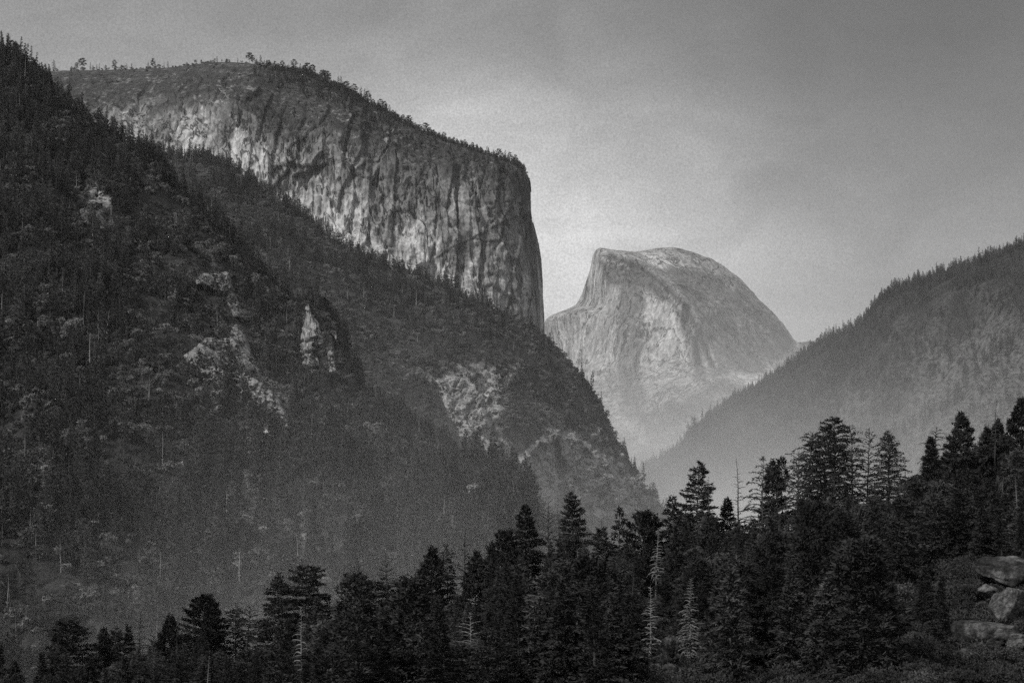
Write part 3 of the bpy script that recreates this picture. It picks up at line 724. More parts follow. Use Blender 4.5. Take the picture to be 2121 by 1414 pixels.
def dead_branchy(seed, H, W, n=12):
    """bare twisted broadleaf: a few forks of crooked limbs"""
    rs = np.random.RandomState(seed); Tn = Geo()
    def limb(p, d, L, r, lev):
        m = 6; pts = [np.array(p, float)]; d = np.array(d, float)
        for i in range(m - 1):
            d = d + rs.normal(0, .28, 3) + (0, 0, .05); d /= np.linalg.norm(d); pts.append(pts[-1] + d * L / (m - 1))
        Tn.tube(pts, np.linspace(r, r * .35, m), 5 if lev < 2 else 3)
        if lev < 4:
            for i in range(rs.randint(3, 5)):
                j = rs.randint(2, m); nd = d * .5 + rs.normal(0, .75, 3); nd[2] = abs(nd[2]) * .6 - .05; nd /= np.linalg.norm(nd)
                limb(pts[j], nd, L * rs.uniform(.5, .75), r * .45, lev + 1)
    limb((0, 0, 0), (0, 0, 1), H * .45, H * .02, 0)
    return Tn

def bush_geo(seed, R, Hh, n=1500, leaf=.22, lobes=9):
    """leafy shrub: leaves on the skins of several lobes with hollows between them, and a few stems"""
    rs = np.random.RandomState(seed); Tn = Geo(); Cr = Geo()
    for i in range(lobes):
        a = rs.uniform(0, 6.28); d = R * .62 * math.sqrt(rs.rand()); z = Hh * rs.uniform(.3, .75)
        c = np.array((math.cos(a) * d, math.sin(a) * d, z)); r = R * rs.uniform(.28, .5)
        Tn.tube([(0, 0, 0), c * .5 + (0, 0, .1), c], [R * .035, R * .022, R * .01], 4)
        m = n // lobes; q = rs.normal(size=(m, 3)); q /= np.linalg.norm(q, axis=1)[:, None]; q[:, 2] = np.where(q[:, 2] < -.3, -q[:, 2], q[:, 2])
        rad = r * (.72 + .3 * rs.rand(m) + .16 * gn(q * 2.2 + i * 5.3, seed))
        p = c + q * rad[:, None] * (1, 1, .8)
        Cr.sprays(p, q * .5 + rs.normal(0, .7, (m, 3)) + (0, 0, .2), leaf * rs.uniform(.6, 1.3, m), leaf * .36, rs)
    return Tn, Cr

NEEDLE = leaf_material('dark_needles', .02, .45, 3.)
NEEDLE_P = leaf_material('grey_needles', .038, .45, 3.)
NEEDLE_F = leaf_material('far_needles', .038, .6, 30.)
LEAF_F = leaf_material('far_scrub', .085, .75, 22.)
LEAF_N = leaf_material('scrub_leaves', .035, .5, 3.)
BARK = bark_material('dark_bark', .045)
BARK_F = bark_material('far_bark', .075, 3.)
GREY = bark_material('weathered_wood', .11)
PALE = bark_material('bleached_wood', .13)
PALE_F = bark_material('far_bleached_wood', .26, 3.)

# ---- small trees for the far slopes: whole tree in one mesh (needles + stem)
def join_geo(name, Tn, Cr, mb, ml):
    v = np.concatenate(Tn.v + Cr.v); nt = Tn.n
    q = np.concatenate(Tn.q); t = np.concatenate(Cr.t) + nt if Cr.t else np.zeros((0, 3), int)
    me = mesh_np(name, v, q, t); me.materials.append(mb); me.materials.append(ml)
    mi = np.zeros(len(q) + len(t), np.int32); mi[len(q):] = 1
    me.polygons.foreach_set('material_index', mi); return me

def small_conifer(seed, H, W, prof, nbr=44, dens=.5, spray=1.2, base=.1, bare=0., bark=None, **kw):
    Tn, Cr = conifer(seed, H, W, prof, nbr=nbr, dens=dens, spray=spray, base=base, bare=bare, twigs=0, sides=3, trunk_r=H * .012, **kw)
    return join_geo('small_conifer', Tn, Cr, bark or BARK_F, NEEDLE_F)
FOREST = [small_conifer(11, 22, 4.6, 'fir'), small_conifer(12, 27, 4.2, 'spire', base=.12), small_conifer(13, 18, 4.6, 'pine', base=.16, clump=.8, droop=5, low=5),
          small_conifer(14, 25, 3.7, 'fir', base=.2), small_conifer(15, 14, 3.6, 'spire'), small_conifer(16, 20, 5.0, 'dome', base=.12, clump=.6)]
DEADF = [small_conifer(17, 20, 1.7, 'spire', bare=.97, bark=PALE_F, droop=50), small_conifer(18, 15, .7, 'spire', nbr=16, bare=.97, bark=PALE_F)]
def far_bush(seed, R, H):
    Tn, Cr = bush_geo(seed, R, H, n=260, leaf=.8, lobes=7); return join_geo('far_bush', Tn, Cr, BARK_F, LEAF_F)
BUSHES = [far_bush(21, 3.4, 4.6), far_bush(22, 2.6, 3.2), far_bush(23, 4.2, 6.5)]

def protos(name, meshes):
    c = bpy.data.collections.new(name)
    for i, me in enumerate(meshes):
        c.objects.link(bpy.data.objects.new('%s_%s' % (name, 'abcdefghijkl'[i]), me))
    return c
C_WOOD = protos('slope_wood', FOREST + DEADF); C_BUSH = protos('slope_scrub', BUSHES)

def scatter(name, pts, idx, scl, rs, coll, label, cat):
    n = len(pts)
    me = bpy.data.meshes.new(name); me.vertices.add(n); me.vertices.foreach_set('co', np.asarray(pts, np.float32).ravel())
    for nm, ty, fld, val in (('pick', 'INT', 'value', np.asarray(idx, np.int32)), ('size', 'FLOAT', 'value', np.asarray(scl, np.float32)),
                             ('turn', 'FLOAT_VECTOR', 'vector', np.column_stack([rs.normal(0, .04, n), rs.normal(0, .04, n), rs.uniform(0, 6.28, n)]).astype(np.float32).ravel())):
        a = me.attributes.new(nm, ty, 'POINT'); a.data.foreach_set(fld, val)
    o = tag(link(name, me), label, cat, kind='stuff')
    ng = bpy.data.node_groups.new(name, 'GeometryNodeTree')
    ng.interface.new_socket('Geometry', in_out='INPUT', socket_type='NodeSocketGeometry'); ng.interface.new_socket('Geometry', in_out='OUTPUT', socket_type='NodeSocketGeometry')
    gi = ng.nodes.new('NodeGroupInput'); go = ng.nodes.new('NodeGroupOutput')
    ci = ng.nodes.new('GeometryNodeCollectionInfo'); ci.inputs[0].default_value = coll; ci.inputs[1].default_value = True; ci.inputs[2].default_value = True
    io = ng.nodes.new('GeometryNodeInstanceOnPoints')
    def na(nm, ty):
        a = ng.nodes.new('GeometryNodeInputNamedAttribute'); a.data_type = ty; a.inputs[0].default_value = nm; return a.outputs[0]
    L = ng.links
    mp = ng.nodes.new('GeometryNodeMeshToPoints')
    L.new(gi.outputs[0], mp.inputs[0]); L.new(mp.outputs[0], io.inputs['Points']); L.new(ci.outputs[0], io.inputs['Instance'])
    io.inputs['Pick Instance'].default_value = True
    L.new(na('pick', 'INT'), io.inputs['Instance Index']); L.new(na('size', 'FLOAT'), io.inputs['Scale'])
    tr = ng.nodes.new('FunctionNodeEulerToRotation'); L.new(na('turn', 'FLOAT_VECTOR'), tr.inputs[0]); L.new(tr.outputs[0], io.inputs['Rotation'])
    L.new(io.outputs[0], go.inputs[0])
    md = o.modifiers.new('scatter', 'NODES'); md.node_group = ng
    return o

def sample_surface(P, faces, n, rs, bounds):
    """n points spread evenly over the part of a grid that lies in the given window of columns and rows"""
    q = flat(P); a, b, c, d = (q[faces[:, i]] for i in range(4))
    cx, cy = PX((a + b + c + d) / 4)
    ok = (cx > bounds[0]) & (cx < bounds[1]) & (cy > bounds[2]) & (cy < bounds[3])
    ar = (np.linalg.norm(np.cross(b - a, d - a), axis=1) + np.linalg.norm(np.cross(b - c, d - c), axis=1)) / 2
    nr = np.cross(b - a, d - a); steep = np.abs(nr[:, 2]) / (np.linalg.norm(nr, axis=1) + 1e-9)
    w = ar * ok * np.clip(steep * 1.6, .15, 1)
    k_ = rs.choice(len(faces), n, p=w / w.sum())
    u, v = rs.rand(2, n, 1)
    return (a[k_] * (1 - u) + d[k_] * u) * (1 - v) + (b[k_] * (1 - u) + c[k_] * u) * v
# ------------------------------------------------------------------ woods on the slopes
rs = np.random.RandomState(3)
def wood(name, P, F_, n, bounds, rocks, keep, label, cat, coll, ids, smin, smax, rockkeep=.12, clear=None):
    p = sample_surface(P, F_, n, rs, bounds)
    px, py = PX(p)
    w = np.ones(n)
    for poly, v in rocks: w = np.where(poly_sd(poly, px, py) + 8 * fbm(p / 14., 2, 3) > -5, np.minimum(w, 1 - v * (1 - rockkeep)), w)
    w = w * np.clip(.5 + 2.2 * fbm(p / keep[0], 3, keep[1]) + keep[2], 0, 1)
    if clear is not None: w = w * clear(px, py)
    p = p[rs.rand(n) < w]; m = len(p)
    s = rs.uniform(smin, smax, m) * (1 + .25 * fbm(p / 60., 2, 8))
    p = p - (0, 0, .4)
    return scatter(name, p, rs.choice(ids, m), s, rs, coll, label, cat)

OUT = [[(476, 700), (502, 688), (524, 730), (548, 790), (577, 823), (600, 880), (594, 908), (562, 898), (543, 888), (514, 800), (488, 750)],
       [(393, 742), (430, 712), (474, 702), (487, 752), (512, 802), (530, 850), (470, 818), (418, 792)],
       [(408, 570), (465, 560), (475, 590), (500, 650), (470, 660), (450, 610), (415, 600)]]
NLR = NL_ROCK + [(o, 1.) for o in OUT]
WT = [0, 0, 1, 1, 2, 3, 4, 5, 0, 3, 4, 1, 3, 6, 7, 1, 0, 3, 5, 4, 0, 1, 2, 5, 5, 2]
scrubzone = lambda px, py: np.clip(.25 + .9 * sstep(880, 1000, py) + .8 * sstep(330, 120, px) + .7 * sstep(40, -10, py - 1.05 * px) , 0, 1)
wood('left_slope_wood', NL_P, NL_F, 17000, (-255, 1110, 20, 1430), NLR, (60., 5, .12), 'conifer wood with pale dead stems covering the steep left hillside', 'forest', C_WOOD, WT, .5, 1.35, clear=scrubzone)
wood('left_slope_scrub', NL_P, NL_F, 23000, (-255, 1130, 20, 1430), NLR, (30., 6, .25), 'low scrub and oak between the rocks of the left hillside', 'scrub', C_BUSH, [0, 1, 2, 2], .6, 1.6, .3)
mz = lambda px, py: np.clip(.12 + .95 * sstep(90, 10, py - np.interp(px, [330, 520, 720, 900, 1131], [340, 400, 560, 650, 790])) * sstep(1100, 800, px) + .55 * sstep(720, 560, px), 0, 1)
wood('middle_slope_wood', MS_P, MS_F, 12000, (170, 1400, 280, 1150), MS_ROCK, (90., 7, .15), 'conifer wood on the talus slope below the great cliff', 'forest', C_WOOD, WT, .55, 1.25, clear=mz)
wood('middle_slope_scrub', MS_P, MS_F, 30000, (170, 1400, 280, 1150), MS_ROCK, (45., 9, .3), 'dark scrub covering the ridge under the cliff and the ledges of its rock face', 'scrub', C_BUSH, [0, 1, 2, 2], .6, 1.35, .18)
RHR = [([(1860, 850), (1910, 740), (1990, 710), (2060, 670), (2140, 690), (2300, 750), (2300, 1000), (1880, 1000)], .55)]
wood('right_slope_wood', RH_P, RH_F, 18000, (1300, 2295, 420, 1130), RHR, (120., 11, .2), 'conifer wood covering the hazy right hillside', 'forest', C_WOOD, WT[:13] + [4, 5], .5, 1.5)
# scrub and pines of the cliff's sloping top, above its rim
def rimzone(px, py):
    rim = np.interp(px, [40, 150, 300, 400, 520, 600, 700, 850, 950, 1050, 1098], [190, 195, 180, 160, 200, 245, 258, 306, 338, 360, 384])
    east = sstep(480, 620, px)
    return sstep(8, -16, py - rim) * (.22 + .78 * east) * np.where(px > 1000, .5, 1)
wood('cliff_top_scrub', CAP_P, CAP_F, 9000, (90, 1095, 100, 420), [], (90., 13, .05), 'scattered scrub and stunted pines on the sloping top of the great cliff', 'scrub', C_BUSH, [0, 1, 1, 2], .7, 1.5, clear=rimzone)
def rimwood(px, py):
    crest = np.interp(px, [x for x, y, d in CAP_CREST], [y for x, y, d in CAP_CREST])
    return sstep(50, 18, py - crest) * sstep(520, 600, px) * np.where(px > 830, .3, 1)
wood('cliff_top_wood', CAP_P, CAP_F, 14000, (500, 1090, 100, 420), [], (70., 17, .25), 'dark stunted pines on the slope between the summit and the prow of the great cliff', 'forest', C_WOOD, [2, 2, 5, 4, 0], .4, .85, clear=rimwood)
NK = 12500
yy_ = np.concatenate([rs.uniform(165, 470, NK - 1500), rs.uniform(190, 260, 1500)]); xx_ = (np.concatenate([rs.uniform(-450, 2560, NK - 1500), rs.uniform(1800, 2180, 1500)]) - CX) / F * yy_
kp = np.column_stack([xx_, yy_, ground_z(xx_, yy_) - .05])
NB = [join_geo('knoll_bush', *bush_geo(31, 1.0, 1.3, n=800, leaf=.16, lobes=7), BARK, LEAF_N), join_geo('knoll_bush', *bush_geo(32, 1.5, 1.7, n=1300, leaf=.17, lobes=9), BARK, LEAF_N), join_geo('knoll_bush', *bush_geo(33, .7, .8, n=500, leaf=.15, lobes=5), BARK, LEAF_N)]
C_NB = protos('knoll_brush', NB)
scatter('knoll_scrub', kp, rs.choice([0, 0, 1, 2], NK), rs.uniform(.4, 1.1, NK), rs, C_NB, 'low dark brush between the trees of the near knoll', 'scrub')

# ------------------------------------------------------------------ single trees along the ridges
RIDGE = [small_conifer(41, 20, 3.2, 'fir', nbr=44, dens=.5, spray=.9), small_conifer(42, 22, 2.6, 'spire', nbr=44, dens=.5, spray=.9, base=.15), small_conifer(43, 17, 3.6, 'pine', nbr=40, dens=.6, spray=.9, base=.25, clump=.8, low=5, droop=5),
         small_conifer(44, 23, 2.3, 'spire', nbr=44, dens=.5, spray=.9, base=.05), small_conifer(45, 15, 4.2, 'dome', nbr=34, dens=.6, spray=.9, base=.42, clump=1., low=10, droop=0)]
def ridge_tree(me, P0, H, label, group, rs, name='ridge_conifer', wide=1.):
    o = link(name, me); s = H / max(v.co.z for v in me.vertices) if 'hh' not in me else H / me['hh']
    o.location = P0 - Vector((0, 0, .06 * H)); o.scale = (s * wide, s * wide, s); o.rotation_euler = (0, 0, rs.uniform(0, 6.28))
    return tag(o, label, 'tree', group)
for me in RIDGE:
    c = np.empty(len(me.vertices) * 3, np.float32); me.vertices.foreach_get('co', c); me['hh'] = float(c.reshape(-1, 3)[:, 2].max())

def crest_line(P, row, px0, px1, step, rs, jit=.45):
    """points along the top row of a landform, every step columns"""
    q = P[row]; x, y = PX(q); o = np.argsort(x); out = []
    a = px0
    while a < px1:
        out.append(Vector((np.interp(a, x[o], q[o, 0]), np.interp(a, x[o], q[o, 1]), np.interp(a, x[o], q[o, 2])))); a += step * rs.uniform(1 - jit, 1 + jit)
    return out
def crest_row(P): return int(np.argmax(np.median(-PX(P)[1], axis=1)))
def skyline(P, px):
    """highest visible point of a landform in a column"""
    x, y = PX(P); 
    m = np.abs(x - px) < 4
    yy = np.where(m, y, 1e9); k_ = np.unravel_index(np.argmin(yy), yy.shape); return Vector(P[k_])
rt = np.random.RandomState(5)
# left ridge, falling from the top left corner: tall dark conifers (column, tree-top row)
for px, top, v in [(3, 97, 3), (14, 108, 1), (22, 112, 2), (34, 122, 0), (42, 104, 0), (50, 118, 0), (62, 138, 2), (72, 132, 0), (82, 136, 2), (96, 160, 1), (104, 158, 0), (118, 172, 1), (126, 182, 0), (136, 200, 0), (148, 195, 1), (160, 218, 0), (168, 222, 0), (176, 236, 1), (190, 252, 0), (203, 252, 1), (213, 256, 0), (226, 270, 3), (240, 284, 1), (252, 288, 3), (262, 300, 1), (271, 300, 3), (280, 312, 1), (292, 294, 2), (304, 300, 1), (316, 288, 0), (324, 316, 3), (334, 352, 1), (348, 372, 0), (362, 394, 1), (384, 414, 2), (404, 432, 4), (428, 452, 0), (452, 470, 4), (480, 500, 4), (512, 528, 2), (536, 560, 4), (560, 580, 1), (588, 604, 4)]:
    p = skyline(NL_P, px); base = PX(np.array(p))[1]
    H = max(9., (base - top) / F * p.y)
    ridge_tree(RIDGE[v], p, min(H, 32), 'dark conifer on the left ridge ' + ('at the top left corner of the view' if px < 100 else 'where it drops in front of the great cliff' if px < 345 else 'low on its bushy shoulder'), 'conifers along the left ridge', rt, wide=1.1)
# rim of the great cliff (column, height in rows)
rim = [(108, 22, 0), (145, 8, 4), (157, 16, 2), (171, 24, 4), (184, 15, 1), (191, 10, 0), (198, 11, 0), (209, 13, 1), (216, 10, 2), (234, 20, 2), (248, 9, 2), (262, 11, 0), (270, 12, 0), (304, 13, 0), (314, 20, 2), (336, 10, 1), (345, 13, 0), (384, 7, 2), (402, 9, 4), (414, 8, 2), (443, 7, 4), (452, 12, 0), (460, 6, 2), (493, 9, 0), (520, 22, 4), (527, 18, 2), (544, 14, 0), (560, 12, 2), (572, 12, 2), (588, 14, 2), (600, 10, 0)]
px = 612
while px < 1082: rim.append((px, rt.uniform(6, 19) * (1 if px < 800 else .8), rt.choice([0, 2, 2, 4, 1]))); px += rt.uniform(3, 8) if px < 870 else rt.uniform(4, 13)
for px, h, v in rim:
    p = skyline(CAP_P, px)
    ridge_tree(RIDGE[v], p, h / F * p.y * (1.15 if px < 540 else 1.8), 'small pine on the ' + ('flat far rim of the cliff top left of its summit' if px < 360 else 'rounded summit of the great cliff' if px < 560 else 'cliff rim sloping down from the summit' if px < 840 else 'lower cliff rim near the sheer prow'), 'pines along the rim of the great cliff', rt, wide=1.45)
# middle slope: the fringe of wood against the cliff
px = 322
while px < 1125:
    p = skyline(MS_P, px); big = px < 800
    ridge_tree(RIDGE[rt.choice([0, 1, 3, 0, 2]) if big else rt.choice([4, 2, 2, 0])], p, rt.uniform(15, 30) if big else rt.uniform(7, 15) * (1.5 if rt.rand() < .12 else 1), ('tall conifer in the dark fringe of wood at the upper foot of the great cliff' if px < 560 else 'conifer in the wood edge descending along the foot of the cliff' if big else 'low rounded tree on the bushy ridge below the cliff'), 'trees along the middle ridge', rt)
    px += rt.uniform(5, 13) if big else rt.uniform(9, 18)
for px in (1150, 1172, 1200, 1222, 1244, 1262, 1281, 1300, 1318):
    ridge_tree(RIDGE[rt.choice([4, 2])], skyline(MS_P, px), rt.uniform(5, 9) if px != 1262 else 17, 'stunted tree clinging to the steep end of the middle ridge', 'trees along the middle ridge', rt)
# right ridge
px = 1330
while px < 2125:
    p = skyline(RH_P, px); k_ = rt.rand()
    ridge_tree(RIDGE[rt.choice([0, 1, 3, 1, 3])], p, rt.uniform(12, 26) * (1.5 if k_ < .15 else 1), 'conifer on the right hill skyline, ' + ('low down where it sinks into haze' if px < 1480 else 'half way up' if px < 1830 else 'high up near the right edge'), 'conifers along the right ridge', rt)
    px += rt.uniform(3, 7) if fbm(np.array([[px / 38., .5, .5]]), 2, 4)[0] > -.05 else rt.uniform(8, 22)

# ------------------------------------------------------------------ pale dead stems on the slopes
SNAG = []
for sd, H_, W_, nb in ((51, 20, 1.6, 22), (52, 18, .6, 10), (53, 14, 2.2, 20)):
    Tn, Cr = conifer(sd, H_, W_, 'spire', nbr=nb, bare=1.2, twigs=1, sides=3, trunk_r=.34, droop=45, base=.3); SNAG.append((Tn.mesh('bare_snag', PALE_F), H_))
for px, py, h, bv, v, label in [
        (75, 1150, 52, NL_BVH, 1, 'tall pale dead stem low on the far left of the left hillside'), (262, 1098, 30, NL_BVH, 2, 'pale dead tree with a few bent branches in the lower left wood'),
        (365, 468, 30, NL_BVH, 1, 'short bleached stem high on the left hillside beside the ridge'), (60, 260, 26, NL_BVH, 1, 'grey dead stem under the trees of the top left corner'),
        (358, 1010, 36, NL_BVH, 0, 'grey dead conifer in the wood under the large outcrop'), (530, 1112, 22, NL_BVH, 2, 'short forked dead stem in the hazy wood above the near pines'),
        (598, 1112, 24, NL_BVH, 1, 'short pale stem right of the forked one in the hazy wood'), (518, 1085, 26, NL_BVH, 1, 'thin pale stem above the forked dead one'),
        (880, 1085, 46, NL_BVH, 1, 'pale dead pole in the haze above the middle near pines'), (920, 1065, 44, NL_BVH, 1, 'thin grey dead pole right of the palest haze'),
        (1050, 1048, 30, NL_BVH, 2, 'small white dead tree at the foot of the broken rock face'), (854, 1115, 40, NL_BVH, 1, 'faint dead pole just above the crowns of the middle near pines'),
        (720, 625, 30, MS_BVH, 0, 'white dead tree on the talus above the rock spire'), (754, 622, 32, MS_BVH, 0, 'pale broad dead tree right of the white one above the rock spire'),
        (862, 632, 34, MS_BVH, 1, 'thin bleached pole below the foot of the cliff'), (858, 600, 20, MS_BVH, 1, 'short pole just under the cliff foot'),
        (808, 648, 26, MS_BVH, 1, 'grey pole in the scrub of the middle ridge'), (816, 655, 28, MS_BVH, 1, 'grey pole close beside another in the middle ridge scrub'),
        (946, 720, 34, MS_BVH, 0, 'faint dead conifer in the dark scrub under the cliff'), (865, 708, 22, MS_BVH, 1, 'short pale stem in the centre of the bushy middle ridge'),
        (560, 520, 34, MS_BVH, 1, 'pale stem in the upper talus wood'), (600, 560, 30, MS_BVH, 0, 'grey dead tree in the talus wood above the saddle')]:
    p = cast(bv, px, py)
    if p is None: continue
    H_ = h / F * p.y; o = link('bare_snag', SNAG[v][0]); s = H_ / SNAG[v][1]; o.location = p - Vector((0, 0, .5)); o.scale = (s * 1.3, s * 1.3, s); o.rotation_euler = (0, rt.normal(0, .03), rt.uniform(0, 6.28))
    tag(o, label, 'dead tree', 'bleached dead stems on the slopes')

# ------------------------------------------------------------------ rock outcrops that stand out of the slopes
OUTROCK = rock_material('outcrop_granite', 34., .27, 3., .5, bumpd=2., mott=.5)
def outcrop(name, poly, bvh, bulge, soft, cell, label, cat, seed, step=1.5, smooth=False, ledge=False, vegk=.5, grow=1.2):
    poly = np.array(poly, float); poly = poly.mean(0) + (poly - poly.mean(0)) * grow
    a = poly; x0, y0 = a.min(0) - 8; x1, y1 = a.max(0) + 8
    xs = np.arange(x0, x1, step); ys_ = np.arange(y0, y1, step)
    gx, gy = np.meshgrid(xs, ys_)
    P = np.full(gx.shape + (3,), np.nan)
    for i in range(gx.shape[0]):
        for j in range(gx.shape[1]):
            h_ = cast(bvh, gx[i, j], gy[i, j])
            if h_ is not None: P[i, j] = h_
    d0 = P[..., 1]; d0 = np.where(np.isnan(d0), np.nanmean(d0), d0)
    m = d0.copy()
    for _ in range(12): m = (np.roll(m, 1, 0) + np.roll(m, -1, 0) + np.roll(m, 1, 1) + np.roll(m, -1, 1) + m) / 5
    Q = W3(gx, gy, d0); q = flat(Q)
    n = fbm(q / (cell * 1.6), 4, seed)
    sd = poly_sd(poly, gx, gy).ravel() + soft * .55 * n
    w = fbm(q / cell, 2, seed + 3)
    v, e = worley(np.column_stack([q[:, 0] / cell + .35 * w + .25 * q[:, 2] / cell, q[:, 2] / (cell * 2.1) + .35 * w]), seed)
    v2, e2 = worley(np.column_stack([q[:, 0] / (cell * .4) + .4 * w, q[:, 2] / (cell * .8) + .4 * w]), seed + 1)
    if ledge: v, e = worley(np.column_stack([q[:, 0] / (cell * 1.5) + .4 * w, q[:, 2] / (cell * .55) + .4 * w]), seed)
    amp = min(bulge, 13.)
    rel = bulge * (sstep(-2, soft, sd) * 1.15 - .25) + sstep(-2, soft, sd) * (amp * .26 * v + amp * .13 * v2 - amp * .16 * sstep(.08, 0, e) - amp * .07 * sstep(.1, 0, e2) + amp * .22 * n + amp * .3 * fbm(q * ((1 / (cell * 1.6), 1 / (cell * 1.6), 1 / (cell * .3)) if ledge else (1 / (cell * .35), 1 / (cell * .35), 1 / (cell * 3.))), 4, seed + 9, ridged=True))
    d = d0.ravel() - rel
    R = W3(gx.ravel(), gy.ravel(), d).reshape(Q.shape)
    f = grid_faces(*R.shape[:2])
    keep = (sd.reshape(gx.shape) > -7); kf = keep.ravel()[f].any(1); f = f[kf]
    use = np.unique(f); mp_ = np.full(gx.size, -1); mp_[use] = np.arange(len(use))
    z = np.zeros(len(use))
    me = mesh_np(name, R.reshape(-1, 3)[use], mp_[f], mat=OUTROCK, smooth=smooth, attrs={'stain_shade': sstep(.05, .4, fbm(R.reshape(-1, 3)[use] / (cell * 1.2), 3, seed + 5)) * .8, 'fresh': z, 'veg': sstep(.1, .4, fbm(R.reshape(-1, 3)[use] / (cell * .9), 3, seed + 7)) * vegk})
    EDGE.append(R.reshape(-1, 3)[use][(np.abs(sd[use]) < 7) | (fbm(R.reshape(-1, 3)[use] / (cell * .9), 3, seed + 7) > .4)])
    return tag(link(name, me), label, cat)
EDGE = []
outcrop('rock_outcrop', OUT[0], NL_BVH, 27, 10, 15, 'largest pale granite slab, running down the middle of the left hillside', 'rock outcrop', 101, vegk=.12)
outcrop('rock_outcrop', OUT[1], NL_BVH, 20, 12, 10, 'broken grey outcrop joined to the left side of the largest pale slab', 'rock outcrop', 108, vegk=.4)
outcrop('rock_outcrop', [(405, 572), (440, 566), (470, 566), (476, 596), (464, 606), (440, 598), (412, 590)], NL_BVH, 17, 7, 8, 'pale squarish block of rock above the large outcrop', 'rock outcrop', 102)
outcrop('rock_outcrop', [(470, 600), (484, 604), (498, 640), (500, 660), (484, 652), (474, 630)], NL_BVH, 15, 5, 8, 'narrow slanting rock rib between the block and the large outcrop', 'rock outcrop', 103)
outcrop('rock_outcrop', [(152, 445), (178, 432), (205, 440), (222, 468), (206, 478), (180, 466)], NL_BVH, 12, 8, 7, 'small pale ledge of rock near the top of the left hillside', 'rock outcrop', 104)
outcrop('rock_outcrop', [(476, 908), (520, 900), (552, 930), (540, 945), (500, 930)], NL_BVH, 5, 9, 6, 'low scattered rocks just below the large outcrop', 'rock outcrop', 105)
for i_, (pl_, lb_) in enumerate([([(905, 792), (950, 778), (1000, 800), (1010, 850), (1040, 930), (1055, 985), (1010, 985), (965, 930), (935, 868)], 'slanting pale broken rock band on the left of the middle ridge end'),
        ([(1050, 968), (1085, 935), (1125, 900), (1150, 930), (1160, 985), (1150, 1050), (1100, 1062), (1062, 1020)], 'ledged rock face at the foot of the middle ridge, left part'),
        ([(1130, 890), (1180, 894), (1232, 918), (1270, 962), (1300, 1010), (1335, 1062), (1260, 1075), (1180, 1065), (1165, 980), (1150, 925)], 'broad ledged rock face at the steep right end of the middle ridge'),
        ([(1010, 800), (1045, 800), (1060, 830), (1040, 862), (1015, 850)], 'small broken rock patch above the slanting rock band')]):
    outcrop('ledge_outcrop', pl_, MS_BVH, 22, 18, 17, lb_, 'rock outcrop', 120 + 3 * i_, ledge=True, vegk=.3, grow=1.1)
outcrop('rock_outcrop', [(695, 800), (705, 786), (720, 800), (712, 812)], NL_BVH, 5, 6, 5, 'small rock at the foot of the spire', 'rock outcrop', 106)
def spire(name, rows, d, thick, label, seed):
    """free-standing pinnacle: rows of (row, left column, right column); a closed ring of faces at each level"""
    r = np.array(rows, float); ny = 60; K = 40
    yq = np.linspace(r[0, 0], r[-1, 0], ny); L_ = np.interp(yq, r[:, 0], r[:, 1]); R_ = np.interp(yq, r[:, 0], r[:, 2])
    th = np.arange(K) / K * 2 * math.pi
    x = (L_ + R_)[:, None] / 2 + (R_ - L_)[:, None] / 2 * np.sign(np.cos(th)) * np.abs(np.cos(th)) ** .7
    dd = d - thick * np.minimum(1, (R_ - L_) / 30)[:, None] * np.sign(np.sin(th)) * np.abs(np.sin(th)) ** .7
    P = W3(x, np.broadcast_to(yq[:, None], x.shape), dd); q = flat(P)
    w = fbm(q / 9., 2, seed); v, e = worley(np.column_stack([q[:, 0] / 7. + q[:, 1] / 9. + .3 * w, q[:, 2] / 13. + .3 * w]), seed)
    c = P.mean(1, keepdims=True); o = P - c; o[..., 2] = 0; o /= np.linalg.norm(o, axis=-1, keepdims=True) + 1e-6
    dsp = (3.4 * v - 2.6 * sstep(.16, 0, e) + 3.2 * fbm(q / 5., 3, seed + 2)).reshape(x.shape); dsp *= np.clip((R_ - L_) / 30, .1, 1)[:, None]
    P = P + o * dsp[..., None]
    i = np.arange(ny * K).reshape(ny, K); j = np.roll(i, -1, 1)
    qd = np.stack([i[:-1], i[1:], j[1:], j[:-1]], -1).reshape(-1, 4)
    top = P[0].mean(0) + (0, 0, .8); V = np.vstack([q * 0 + P.reshape(-1, 3), top]); tr_ = np.stack([i[0], j[0], np.full(K, ny * K)], -1)
    n_ = len(V)
    me = mesh_np(name, V, qd, tr_, mat=OUTROCK, attrs={'stain_shade': sstep(.1, .4, fbm(V / 12., 3, seed + 5)) * .8, 'fresh': np.full(n_, .1), 'veg': np.maximum(sstep(.0, .3, fbm(V / 8., 3, seed + 7)) * .5, .8 * sstep(.55, 1., (V[:, 2].max() - V[:, 2]) / np.ptp(V[:, 2]) + .5 * fbm(V / 10., 2, 7)))})
    
    EDGE.append(V[(V[:, 2] < V[:, 2].max() - .75 * np.ptp(V[:, 2])) | (fbm(V / 8., 3, seed + 7) > .35)])
    return tag(link(name, me), label, 'rock spire')
spire('rock_spire', [(630, 635, 639), (640, 633, 642), (652, 631, 645), (662, 631, 650), (672, 631, 657), (690, 631, 662), (710, 629, 664), (728, 629, 658), (760, 628, 664)], 2150, 9, 'tall pale pinnacle with a narrow finger on top standing out of the scrub', 111)
outcrop('rock_outcrop', [(683, 702), (689, 702), (693, 740), (698, 770), (704, 802), (695, 808), (684, 772), (680, 735)], NL_BVH, 10, 4, 6, 'thin pale rock blade just right of the tall pinnacle', 'rock outcrop', 112, vegk=.4)

e = np.concatenate(EDGE); e = e[rs.rand(len(e)) < 1700. / len(e)]
scatter('outcrop_scrub', e - (0, 0, .6), rs.choice([0, 1, 1, 2], len(e)), rs.uniform(.3, .9, len(e)), rs, C_BUSH, 'scrub growing along the edges and cracks of the outcrops', 'scrub')
